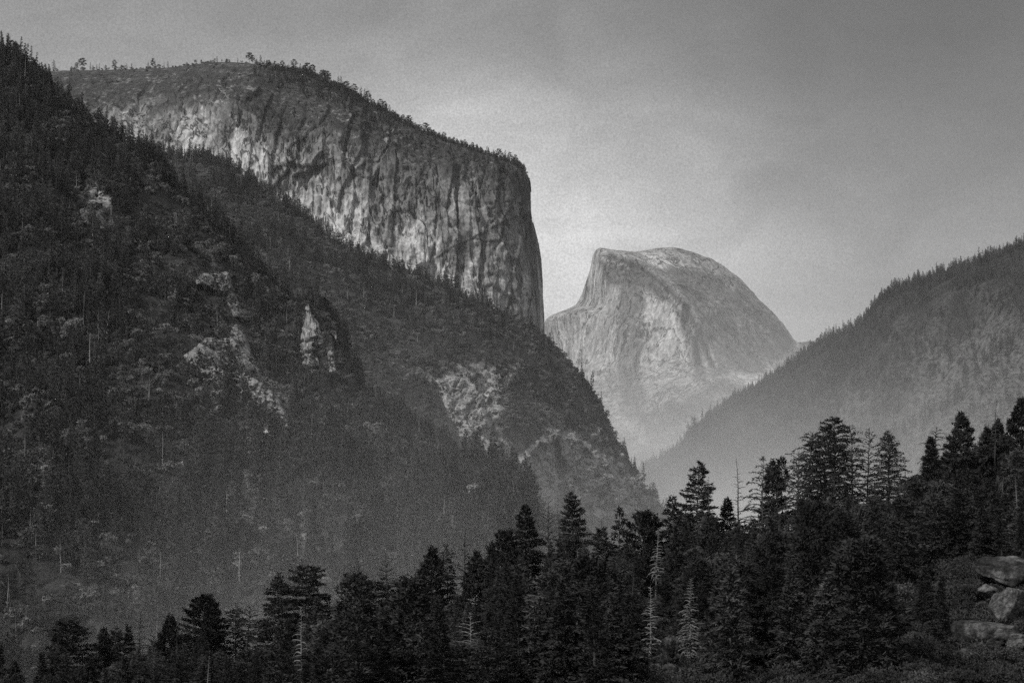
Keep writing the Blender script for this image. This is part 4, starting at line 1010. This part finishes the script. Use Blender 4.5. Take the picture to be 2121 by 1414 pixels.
# ------------------------------------------------------------------ the near trees
def put_tree(name, px, top, d, meshes, label, cat, group, H0, scale_xy=1., rz=0., H=None):
    """an Empty at the foot, on the ground, parenting trunk and crown"""
    x = (px - CX) / F * d; zg = float(ground_z(np.array([x]), np.array([d]))[0]) - .25
    h = H or (HOR - top) / F * d - zg
    o = bpy.data.objects.new(name, None); COL.objects.link(o); o.empty_display_size = .5
    o.location = (x, d, zg); s = h / H0; o.scale = (s * scale_xy, s * scale_xy, s); o.rotation_euler = (0, 0, rz)
    for nm, me in meshes: link(nm, me, o)
    return tag(o, label, cat, group)
def top_h(px, top, d):
    x = (px - CX) / F * d
    return (HOR - top) / F * d - float(ground_z(np.array([x]), np.array([d]))[0]) + .25
def U(px_width, d): return px_width / F * d

FIRK = dict(prof='fir', nbr=150, base=.05, droop=26, up=36, low=-6, dens=1.35, twigs=1, flat=.75, spray=.46)
PINEK = dict(prof='pine', nbr=124, base=.12, droop=6, up=44, low=0, dens=1.4, twigs=1, clump=.8, flat=.6, spray=.5)
HALFK = dict(prof='fan', nbr=150, base=.06, droop=44, up=34, low=0, dens=1.2, twigs=3, flat=.5)
DROOPK = dict(prof='dome', nbr=150, base=.08, droop=74, up=44, low=10, dens=.5, twigs=6, flat=.35, spray=.36)
DEADK = dict(prof='fan', gap=.42, nbr=130, base=.1, droop=58, up=36, low=6, bare=1.3, twigs=6)
POLEK = dict(prof='spire', nbr=26, base=.3, droop=30, up=10, low=-10, bare=1.3, twigs=1)
KN = {'fir': ('fir_tree', FIRK, 'tree'), 'pine': ('pine_tree', PINEK, 'tree'), 'half': ('dying_conifer', HALFK, 'tree'), 'droop': ('dying_conifer', DROOPK, 'tree'), 'dead': ('dead_conifer', DEADK, 'dead tree'), 'pole': ('dead_pole', POLEK, 'dead tree')}
# column, row of the tip, distance, full crown width in columns, kind, changes, what it is
SKY = [
 (-4, 1336, 366, 70, 'fir', dict(), 'dark fir cut by the left edge of the view'),
 (30, 1374, 360, 60, 'pine', dict(prof='fan'), 'low dark pine under the twisted leafless tree'),
 (88, 1352, 368, 56, 'fir', dict(prof='spire'), 'small pointed fir between the twisted leafless tree and the lone broad black fir'),
 (182, 1372, 366, 60, 'fir', dict(), 'low fir filling the gap right of the lone broad black fir'),
 (142, 1283, 372, 118, 'fir', dict(prof='dome', dens=1.4), 'broad black fir rising alone near the left end of the near trees'),
 (118, 1312, 380, 70, 'fir', dict(), 'narrow fir against the left flank of the lone broad black fir'),
 (218, 1299, 378, 108, 'fir', dict(prof='spire', nbr=162), 'pointed dense fir across the gap from the lone broad black fir'),
 (244, 1282, 392, 70, 'half', dict(bare=.16, droop=28), 'fir with a thin bare leader just right of the pointed dense fir'),
 (268, 1298, 396, 60, 'fir', dict(prof='spire'), 'slim small fir between the bare leader and the wide dead tree'),
 (288, 1260, 384, 104, 'dead', dict(droop=12, up=30, low=-16, nbr=96, twigs=4), 'dead conifer with wide level bare branches left of the bushy pines'),
 (316, 1312, 370, 70, 'dead', dict(droop=20, nbr=70, prof='dome'), 'low leafless tangle right of the wide dead conifer'),
 (352, 1276, 388, 92, 'pine', dict(prof='fan'), 'bushy flat-topped pine left of the twin-topped conifers'),
 (371, 1264, 396, 40, 'pole', dict(nbr=40), 'thin bare spike poking out of the bushy flat-topped pine'),
 (388, 1256, 398, 44, 'pole', dict(nbr=44), 'second bare spike, close to the twin-topped conifers'),
 (421, 1233, 382, 100, 'fir', dict(prof='dome', droop=10, low=2), 'left of the twin-topped dark conifers, with flat layers of boughs'),
 (439, 1230, 388, 84, 'fir', dict(prof='fir', nbr=156), 'right of the twin-topped dark conifers, the denser one'),
 (488, 1249, 384, 70, 'droop', dict(bare=.1, dens=.6), 'half bare conifer with drooping boughs beside a bare mop-headed one'),
 (510, 1251, 388, 62, 'dead', dict(nbr=46, prof='dome', base=.55), 'mop-headed dead tree with a clean stem and drooping top twigs'),
 (577, 1188, 380, 142, 'fir', dict(prof='fan', droop=14, low=-4, up=20, nbr=151, flat=.55), 'large open-layered fir, left of the pair highest in the left part'),
 (632, 1170, 386, 122, 'fir', dict(prof='dome', droop=10, up=14, low=-6, nbr=140), 'flat-topped fir with level boughs, right of the large open-layered fir'),
 (626, 1257, 300, 66, 'dead', dict(nbr=40, base=.25, hook=True, droop=75, twigs=2), 'pale dead tree with a crooked hooked top in front of the flat-topped fir'),
 (660, 1238, 378, 80, 'fir', dict(prof='spire'), 'smaller fir tucked against the right side of the flat-topped fir'),
 (679, 1233, 392, 34, 'fir', dict(prof='spire', nbr=60), 'little slender spire standing right of the flat-topped fir'),
 (738, 1149, 384, 128, 'half', dict(bare=.2, prof='fan', droop=22, dens=1.35, nbr=162), 'big conifer with a thinning bare-tipped top and a dense skirt below'),
 (809, 1136, 386, 124, 'half', dict(bare=.3, prof='fan', droop=40, dens=1.4, nbr=167), 'conifer with a long bare skeleton top above a domed dense crown'),
 (850, 1212, 396, 60, 'fir', dict(), 'low fir in the dip right of the bare skeleton top'),
 (896, 1130, 384, 112, 'pine', dict(prof='fan', clump=.5, droop=14), 'dark pine with ragged layers at the left of the four tops by the grey slope'),
 (926, 1106, 388, 88, 'half', dict(bare=.14, dens=.8, droop=46), 'dying conifer with curled top twigs, second of the four tops by the grey slope'),
 (960, 1092, 380, 84, 'dead', dict(nbr=148, droop=52), 'tall dead conifer with arching bare boughs, third of the four tops by the grey slope'),
 (984, 1143, 376, 88, 'pine', dict(prof='fan', droop=16), 'dark leaning-boughed pine under the tall arching dead conifer'),
 (1046, 1104, 372, 92, 'pine', dict(prof='dome', base=.1), 'rounded bushy pine at the left foot of the broad triangular fir'),
 (1022, 1126, 380, 60, 'fir', dict(prof='fir'), 'outermost small fir left of the rounded bushy pine'),
 (1092, 1047, 378, 128, 'fir', dict(nbr=167, dens=1.45), 'broad triangular fir, first of the tall central group'),
 (1139, 1034, 384, 72, 'dead', dict(nbr=66, prof='dome', droop=22, twigs=4), 'open dead tree with upturned top twigs between two dense central firs'),
 (1160, 1030, 386, 66, 'dead', dict(nbr=90, droop=34, prof='spire', twigs=3), 'thin dead conifer touching the tallest central fir'),
 (1188, 1019, 378, 128, 'fir', dict(nbr=162, dens=1.35, droop=12, up=26), 'tallest dense fir of the central group, with layered upper boughs'),
 (1243, 1074, 386, 80, 'half', dict(bare=.1, droop=20), 'low twiggy conifer right of the tallest central fir'),
 (1281, 1050, 384, 56, 'pine', dict(nbr=46, base=.4, prof='fan', dens=1.0), 'sparse slender pine with gaps between its tufts near the valley notch'),
 (1314, 1008, 390, 16, 'pole', dict(nbr=18), 'straight bare pole rising before the foot of the rock face'),
 (1334, 1064, 380, 92, 'pine', dict(prof='dome', base=.1, dens=1.5), 'dense rounded pine right at the valley notch'),
 (1306, 1078, 388, 30, 'pole', dict(nbr=40), 'short twiggy spike beside the straight bare pole'),
 (1358, 1092, 372, 50, 'dead', dict(nbr=74, base=.35, droop=68, twigs=2, lean=.02), 'pale leaning dead tree with fishbone branches below the valley notch'),
 (1348, 1212, 222, 76, 'dead', dict(nbr=92, base=.12, droop=56, twigs=3, prof='spire'), 'whitest dead tree with bright curled boughs above the boulder pile'),
 (1432, 1198, 218, 96, 'dead', dict(nbr=162, base=.08, droop=60, twigs=6, prof='spire'), 'grey dead tree dense with fine twigs right of the boulder pile'),
 (978, 1266, 262, 62, 'dead', dict(nbr=34, base=.3, droop=30, twigs=4, prof='dome', lean=-.03), 'pale broken dead tree among the dark crowns left of the broad triangular fir'),
 (1392, 1026, 380, 96, 'fir', dict(prof='fir'), 'dark fir on the left shoulder of the tall ragged fir'),
 (1442, 956, 384, 138, 'fir', dict(prof='fir', nbr=164, droop=16, up=30, dens=1.2), 'tall ragged fir standing highest just right of the valley notch'),
 (1471, 984, 378, 52, 'dead', dict(nbr=64, droop=66), 'small drooping dead tree close right of the tall ragged fir'),
 (1503, 1030, 390, 72, 'fir', dict(), 'pale-edged low fir between two dead trees in the haze'),
 (1531, 946, 382, 70, 'dead', dict(nbr=92, droop=40, twigs=3, prof='spire'), 'isolated tall spiky dead tree standing clear in the haze'),
 (1579, 947, 380, 82, 'droop', dict(dens=.35, nbr=92), 'drooping half dead conifer at the left end of the right-hand stand'),
 (1606, 954, 386, 92, 'pine', dict(prof='fan', dens=1.4), 'dark full pine pressed against the first drooping conifer of the right-hand stand'),
 (1620, 948, 396, 30, 'pine', dict(nbr=30, base=.7), 'thin pine tip with one tuft over the dark full pine'),
 (1652, 938, 376, 116, 'droop', dict(dens=.3, nbr=90, prof='dome'), 'spreading thin dying conifer left of the densest dying one'),
 (1674, 896, 384, 104, 'droop', dict(dens=.55), 'dying conifer with a small tufted tip in the right-hand stand'),
 (1712, 884, 386, 112, 'droop', dict(dens=.7, prof='dome'), 'round-shouldered dying conifer just left of the tallest one'),
 (1728, 866, 380, 122, 'droop', dict(dens=1.0, nbr=172), 'tallest and darkest dying conifer of the right-hand stand'),
 (1768, 881, 378, 84, 'droop', dict(dens=.22, nbr=148), 'see-through dying conifer with a straight stem, right of the tallest one'),
 (1795, 889, 386, 74, 'droop', dict(dens=.25, nbr=80, droop=48), 'thin-topped dying conifer beside the see-through one'),
 (1841, 893, 376, 128, 'droop', dict(nbr=230, droop=50, twigs=5, up=46, low=0, prof='fir', dens=.5, flat=.12), 'dense fan-boughed dead conifer at the right end of the stand, full cone of twigs'),
 (1873, 944, 388, 14, 'pole', dict(nbr=22), 'slim bare pole on the right edge of the fan-boughed dead conifer'),
 (1928, 905, 372, 60, 'fir', dict(prof='fir', base=.1, dens=1.4), 'dark narrow fir under the curved dead top on the right'),
 (1938, 884, 378, 74, 'dead', dict(nbr=50, droop=70, prof='dome', twigs=4, base=.4), 'curved dead top with hanging twigs over the narrow dark fir'),
 (1988, 856, 380, 88, 'pine', dict(prof='fir', base=.2, nbr=130, dens=1.3, clump=.6), 'tufted dark pine standing clear on the right skyline'),
 (2043, 868, 398, 12, 'pole', dict(nbr=20), 'faint thin pole left of the tallest pole on the right'),
 (2060, 828, 384, 24, 'pole', dict(nbr=40, base=.45), 'tallest bare pole with short stubs on the right skyline'),
 (2068, 870, 390, 62, 'pine', dict(prof='fan', clump=.5, dens=1.4), 'rounded pine crown behind the tallest bare pole'),
 (2042, 885, 392, 56, 'pine', dict(prof='fan', clump=.5), 'low bushy pine left of the tallest bare pole'),
 (2098, 856, 386, 12, 'pole', dict(nbr=16), 'bare pole beside the large pine at the right edge'),
 (2117, 827, 380, 92, 'pine', dict(prof='fan', clump=1., nbr=135, dens=1.5), 'large tufted pine cut by the right edge of the view'),
 (2090, 905, 396, 70, 'pine', dict(prof='fan', clump=.5), 'short dense pine below the large edge pine'),
]
GRP = {'tree': 'living and dying conifers of the near skyline', 'dead tree': 'dead trees of the near skyline'}
LAND = []
for i, (px, top, d, w, kd, ch, label) in enumerate(SKY):
    nm, kw, cat = KN[kd]; kw = dict(kw); kw.update(ch)
    H = top_h(px, top, d); W = U(w, d) / 2 * 1.33
    pale = 'pale' in label[:6] or 'whitest' in label; grey = label.startswith('grey')
    kw.setdefault('trunk_r', .05 + .0105 * H if kd != 'pole' else .16)
    Tn, Cr = conifer(200 + i, H, W, **kw)
    bm_ = PALE if pale else GREY if grey else BARK
    parts = [('trunk', Tn.mesh('trunk', bm_, True))]
    if Cr.t: parts.append(('crown', Cr.mesh('crown', NEEDLE)))
    put_tree(nm, px, top, d, parts, label, cat, GRP[cat], H)
    LAND.append((px, top, w, label))
# twisted bare oak at the far left
for px, top, d, lab in [(52, 1346, 360, 'twisted leafless tree near the bottom left corner'), (20, 1340, 366, 'thin leafless tree at the left edge')]:
    H = top_h(px, top, d); Tn = dead_branchy(77 + px, H, H * .5)
    c = np.concatenate(Tn.v)[:, 2].max(); put_tree('bare_tree', px, top, d, [('trunk', Tn.mesh('trunk', BARK, True))], lab, 'dead tree', 'dead trees of the near skyline', float(c))

# ---- the trees that cover the knoll below the skyline
rf = np.random.RandomState(12)
FILL = []
for i, (kd, H, W, ch) in enumerate([('fir', 15, 3.0, {}), ('fir', 17, 2.7, dict(prof='spire')), ('fir', 13, 3.1, dict(prof='dome')), ('pine', 15, 3.0, {}), ('pine', 12, 2.9, dict(prof='dome', base=.08)), ('fir', 11, 2.6, dict(prof='fir', spray=.36)), ('half', 15, 2.6, dict(bare=.15)), ('droop', 16, 2.6, dict(dens=.5)), ('dead', 13, 1.7, dict(prof='spire', nbr=80))]):
    kw = dict(KN[kd][1]); kw.update(ch)
    if kd in ('fir', 'pine'): kw['spray'] = .38; kw['dens'] *= 1.45
    Tn, Cr = conifer(400 + i, H, W, **kw)
    mt = NEEDLE_P if i in (0, 2, 4, 5) else NEEDLE
    parts = [('trunk', Tn.mesh('trunk', GREY if kd in ('dead', 'droop') else BARK, True))]
    if Cr.t: parts.append(('crown', Cr.mesh('crown', mt)))
    FILL.append((KN[kd][0], KN[kd][2], H, W, parts, kd))
SKX = np.array([0, 90, 140, 180, 220, 300, 430, 470, 520, 580, 640, 700, 740, 780, 810, 860, 900, 960, 1000, 1040, 1090, 1190, 1240, 1290, 1340, 1365, 1400, 1440, 1490, 1560, 1640, 1720, 1800, 1850, 1890, 1940, 2000, 2060, 2121], float)
SKYT = np.array([1390, 1400, 1340, 1400, 1350, 1330, 1300, 1340, 1330, 1265, 1250, 1265, 1225, 1255, 1215, 1250, 1200, 1195, 1215, 1150, 1110, 1090, 1125, 1125, 1115, 1120, 1085, 1040, 1085, 1080, 1040, 1000, 1010, 1050, 1010, 985, 975, 960, 960], float)
WHITE = [(1360, 30, 372, 1235), (1348, 40, 226, 1500), (1432, 44, 222, 1500), (626, 34, 304, 1350), (978, 34, 266, 1345)]
used = set(); placed = []
tries = 0; nfill = 0
QUOTA = 250
BOULD = [(2085, 1178), (2080, 1262), (2035, 1322), (2000, 1378), (1750, 1288), (1862, 1285), (1385, 1345), (1370, 1380)]
while nfill < QUOTA and tries < 9000:
    tries += 1
    d = rf.uniform(195, 400) if rf.rand() < .6 else rf.uniform(195, 270); px = rf.uniform(-20, 2140) if rf.rand() < .6 else rf.uniform(1250, 2000)
    pick = rf.choice(len(FILL), p=[.17, .12, .14, .12, .13, .16, .06, .06, .04]); nm, cat, H0, W0, parts, kd = FILL[pick]
    x = (px - CX) / F * d; zg = float(ground_z(np.array([x]), np.array([d]))[0])
    Hh = H0 * rf.uniform(.55, 1.1) * (.8 if d < 260 else 1)
    top = HOR - (zg + Hh) / d * F; lim = np.interp(px, SKX, SKYT) + rf.uniform(0, 60)
    if top < lim: Hh = (HOR - lim) / F * d - zg; top = lim
    if Hh < 4.5: continue
    if any(abs(wx - px) < wr and d < wd_ and top < wb for wx, wr, wd_, wb in WHITE): continue
    if any(abs(bx - px) < (95 if bx > 1950 else 34) and by > top - 10 and d < (245 if bx > 1950 else 222) for bx, by in BOULD): continue
    if any(math.hypot(x - a, d - b) < .21 * (Hh + c) * .62 for a, b, c in placed): continue
    sk = min(LAND, key=lambda t: abs(t[0] - px) / (t[2] + 30) + (0 if t[1] < top else 9))
    size = 'small' if Hh < 7.5 else 'middling' if Hh < 11 else 'tall'
    look = {'fir': 'dark layered fir', 'pine': 'bushy tufted pine', 'half': 'bare-tipped conifer', 'droop': 'thin drooping conifer', 'dead': 'grey bare dead conifer'}[kd]
    if pick in (0, 2, 4, 5): look = look.replace('dark ', '').replace('bushy', 'bushy greyish') if 'bushy' in look else look.replace('dark ', 'greyish ')
    band = 'just below' if top - sk[1] < 150 else 'well below' if top < 1250 else 'low on the knoll under'
    off = '' if abs(px - sk[0]) < 14 else ' to the left,' if px < sk[0] else ' to the right,'
    short = ' '.join(sk[3].split(',')[0].split()[:7])
    for cut in (' with', ' at', ' against', ' rising', ' left', ' between', ' just', ' beside', ' across', ' in front', ' standing', ' poking', ' by the', ' of the near', ' near', ' to', ' pressed', ' close', ' before', ' right', ' on the', ' under', ' over', ' tucked', ' cut', ' behind', ' below', ' above', ' touching', ' dense', ' and', ' in the', ' a', ' the', ' of'):
        if short.endswith(cut): short = short[:-len(cut)]
    label = f'{size} {look}{off} {band} the {short}'.replace(' ,', ',').replace('the left of the', 'the left of the')
    label = ' '.join(label.split()[:16])
    if label in used: continue
    used.add(label); placed.append((x, d, Hh)); nfill += 1
    put_tree(nm, px, top, d, parts, label, cat, 'trees covering the near knoll', H0, scale_xy=rf.uniform(.9, 1.2) * max(1., (H0 / Hh) ** .35), rz=rf.uniform(0, 6.28), H=Hh + .25)

# a closer row of small trees along the foot of the knoll
for edge_, p0_, p1_, d0_, d1_ in ((True, 500., 1975, 176, 214), (False, 1450., 2130, 232, 300), (False, 1480., 2130, 232, 300)):
  px = p0_
  while px < p1_:
    px += rf.uniform(24, 52); d = rf.uniform(d0_, d1_)
    if edge_ and (any(abs(bx - px) < (90 if bx > 1950 else 30) for bx, by in BOULD) or (1325 < px < 1460)): continue
    pick = rf.choice([0, 2, 3, 4, 5, 5, 1]); nm, cat, H0, W0, parts, kd = FILL[pick]; Hh = rf.uniform(5, 10.5)
    x = (px - CX) / F * d; zg = float(ground_z(np.array([x]), np.array([d]))[0]); top = HOR - (zg + Hh) / d * F
    if any(abs(wx - px) < wr and d < wd_ and top < wb for wx, wr, wd_, wb in WHITE): continue
    sk = min(LAND, key=lambda t: abs(t[0] - px))
    short = ' '.join(sk[3].split(',')[0].split()[:5])
    for cut in (' with', ' at', ' against', ' left', ' between', ' just', ' beside', ' in front', ' standing', ' of', ' near', ' to', ' pressed', ' close', ' right', ' on', ' under', ' over', ' in', ' a', ' the', ' before', ' below', ' above', ' behind', ' and', ' dense', ' by', ' rising', ' on the'):
        if short.endswith(cut): short = short[:-len(cut)]
    kind_ = {'fir': 'layered fir', 'pine': 'tufted pine'}[kd]
    label = f"{'short' if Hh < 7.5 else 'taller'} {'greyish' if pick in (0, 2, 4, 5) else 'dark'} {kind_} {'along the bottom edge' if edge_ else 'half way down'}{'' if abs(px - sk[0]) < 9 else ' left of the line' if px < sk[0] else ' right of the line'} {'' if edge_ else 'straight '}below the {short}"
    label = ' '.join(label.split()[:16])
    if label in used: continue
    used.add(label)
    put_tree(nm, px, top, d, parts, label, cat, 'trees covering the near knoll', H0, scale_xy=rf.uniform(1.0, 1.3) * max(1., (H0 / Hh) ** .4), rz=rf.uniform(0, 6.28), H=Hh + .25)

for px, top, d, pick, lab in [(1908, 1172, 207, 0, 'tall greyish fir left of the overhanging boulder'), (1946, 1192, 210, 1, 'slim dark fir touching the left side of the overhanging boulder'), (1866, 1180, 222, 5, 'dark pointed fir above the two leaning boulders'),
        (1806, 1186, 208, 1, 'slender dark fir between the upright grey boulder and the two leaning ones'), (1936, 1285, 201, 2, 'greyish fir left of the long dark sloping boulder'), (1896, 1312, 192, 5, 'small dark fir left of the pointed boulder'),
        (1700, 1196, 206, 3, 'dark tufted pine left of the upright grey boulder'), (1650, 1176, 209, 0, 'greyish fir two trees left of the upright grey boulder'), (1590, 1210, 214, 1, 'slim dark fir low under the dark full pine'), (1826, 1318, 186, 4, 'short tufted pine in front of the two leaning boulders'), (1775, 1336, 184, 5, 'short fir at the foot of the upright grey boulder'), (2120, 1062, 236, 1, 'dark fir at the right edge above the overhanging boulder'), (2036, 1050, 238, 5, 'dark fir above the left end of the overhanging boulder')]:
    nm, cat, H0, W0, parts, kd = FILL[pick]; Hh = top_h(px, top, d)
    put_tree(nm, px, top, d, parts, lab, cat, 'trees covering the near knoll', H0, scale_xy=max(1., (H0 / Hh) ** .4), rz=px * .7)

# ---- leafy oaks and tall shrubs
OAK = []
for i in range(4):
    Tn, Cr = bush_geo(600 + i, 2.6, 4.2, n=9000, leaf=.15, lobes=13)
    OAK.append([('stem', Tn.mesh('stem', BARK)), ('foliage', Cr.mesh('foliage', LEAF_N))])
for j, (px, top, d, H, lab) in enumerate([
    (1897, 958, 405, 6.5, 'rounded oak on the skyline in the dip beside the fan-boughed dead conifer'), (1965, 920, 398, 6, 'dark shrub mass under the tufted pine on the right skyline'), (2015, 893, 400, 6, 'domed shrub crown between the tufted pine and the tallest pole'),
    (1690, 1250, 236, 6.5, 'greyish leafy bush in the lower right among the pines'), (1745, 1330, 215, 5, 'wide leafy bush at the bottom right of centre'), (1830, 1345, 212, 5, 'leafy bush under the paired small boulders'),
    (1905, 1210, 250, 6, 'dark leafy bush above the right-hand boulders'), (1560, 1350, 214, 5, 'low leafy bush at the bottom edge right of the grey dead tree'), (1480, 1330, 222, 5, 'leafy bush beside the grey twiggy dead tree'),
    (1250, 1330, 220, 5, 'leafy bush left of the boulder pile'), (1150, 1360, 216, 5, 'leafy bush at the bottom centre edge'), (1020, 1340, 226, 5, 'leafy bush low below the rounded bushy pine'),
    (880, 1370, 224, 4.5, 'leafy bush at the bottom edge below the ragged layered pine'), (2110, 1090, 300, 7, 'leafy crown at the right edge above the flat boulder'), (1955, 1130, 290, 6, 'dark leafy crown below the curved dead top'), (2060, 1400, 200, 3.5, 'small bush in the bottom right corner')]):
    put_tree('oak_shrub', px, top, d, OAK[j % 4], lab, 'shrub', 'leafy shrubs on the near knoll', 4.6, scale_xy=1.25, rz=j * 1.3, H=H)

# ---- boulders
BO_M = boulder_material('lichened_boulder', .06)
import bmesh
def boulder(px, py, w, h, d, label, seed, flat_=0., cuts=6, M=BO_M):
    bm = bmesh.new(); bmesh.ops.create_icosphere(bm, subdivisions=5, radius=1.); me = bpy.data.meshes.new('boulder'); bm.to_mesh(me); bm.free()
    c = np.empty(len(me.vertices) * 3, np.float32); me.vertices.foreach_get('co', c); c = c.reshape(-1, 3).astype(float)
    r_ = np.random.RandomState(seed)
    pn = r_.normal(size=(8, 3)) * (1, 1, .9); pn = np.vstack([pn, -pn + r_.normal(0, .35, (8, 3))]); pn /= np.linalg.norm(pn, axis=1)[:, None]; pk = r_.uniform(.72, 1.0, len(pn))
    rad = (np.maximum(c @ pn.T, 1e-3) / pk) ** 20.; c = c * (rad.sum(1) ** (-1 / 20.))[:, None]
    c /= np.abs(c).max(0)
    w1 = fbm(c * 1.5, 2, seed + 4)
    v, e = worley(np.column_stack([c[:, 0] * 1.5 + c[:, 1] + .3 * w1, c[:, 2] * 1.9 + .3 * w1 + .3 * c[:, 0]]), seed)
    c = c * (1 + .13 * fbm(c * 1.6, 3, seed + 8) + .06 * fbm(c * 4, 5, seed + 1) + .04 * v - .09 * sstep(.09, 0, e))[:, None]
    W_, H_ = U(w, d) / 2, U(h, d) / 2
    c = c * (W_, W_ * .9, H_); a = r_.uniform(-.12, .12) + flat_; c = c @ np.array([[math.cos(a), 0, math.sin(a)], [0, 1, 0], [-math.sin(a), 0, math.cos(a)]])
    me.vertices.foreach_set('co', c.astype(np.float32).ravel()); me.update(); me.materials.append(M)
    me.polygons.foreach_set('use_smooth', np.ones(len(me.polygons), bool))
    o = link('boulder', me); o.location = W3(px, py, d); o.rotation_euler = (0, 0, 0)
    return tag(o, label, 'boulder', 'granite boulders on the near knoll')
for a in [(2092, 1180, 150, 92, 226, 'big overhanging boulder with a flat mossy top at the right edge', 1), (2082, 1262, 104, 92, 214, 'rounded dome boulder at the right edge under the overhanging one', 2), (2032, 1326, 150, 96, 208, 'long dark sloping boulder between the dome boulder and the pointed one', 3),
          (1998, 1384, 130, 100, 202, 'pointed roof-shaped boulder in the bottom right', 4), (2108, 1330, 60, 40, 206, 'small cracked block wedged at the right edge', 5), (1750, 1288, 44, 66, 219, 'upright grey boulder among the bushes right of centre', 6), (1858, 1282, 40, 44, 214, 'left of two small leaning boulders', 7), (1874, 1290, 34, 60, 210, 'right of two small leaning boulders', 8),
          (1868, 1326, 34, 24, 204, 'small pale stone under the two leaning boulders', 9), (1384, 1342, 46, 56, 214, 'tilted square block on top of the boulder pile', 10), (1366, 1370, 34, 34, 211, 'small block in the middle of the boulder pile', 11), (1352, 1396, 48, 50, 204, 'left boulder at the base of the pile', 12),
          (1392, 1394, 66, 44, 205, 'right boulder at the base of the pile', 13), (1400, 1362, 50, 54, 218, 'dark boulder behind the tilted block', 14), (1142, 1298, 14, 20, 318, 'tiny pale stone among the central trees', 15), (1148, 1326, 26, 18, 296, 'pale stone slab among the central trees', 16), (2044, 1222, 44, 30, 219, 'small rubble block under the overhanging boulder', 17),
          (2066, 1236, 26, 20, 217, 'smallest rubble stone between the overhanging boulder and the dome boulder', 18), (1978, 1322, 40, 34, 208, 'dark stone at the left end of the long sloping boulder', 19), (2086, 1372, 58, 40, 203, 'broken block in the corner under the cracked block', 20), (1950, 1404, 46, 34, 199, 'low stone at the left foot of the pointed boulder', 21)]:
    boulder(*a)
# ------------------------------------------------------------------ render settings
cy = scene.cycles
scene.render.engine = 'CYCLES'
cy.max_bounces = 4; cy.diffuse_bounces = 2; cy.glossy_bounces = 1; cy.transmission_bounces = 1; cy.volume_bounces = 1; cy.transparent_max_bounces = 4
cy.caustics_reflective = False; cy.caustics_refractive = False
cy.use_denoising = False
cy.use_adaptive_sampling = False
vs = scene.view_settings
scene.display_settings.display_device = 'sRGB'
vs.view_transform = 'Standard'; vs.look = 'None'; vs.exposure = EXPO; vs.gamma = 1; vs.use_curve_mapping = False
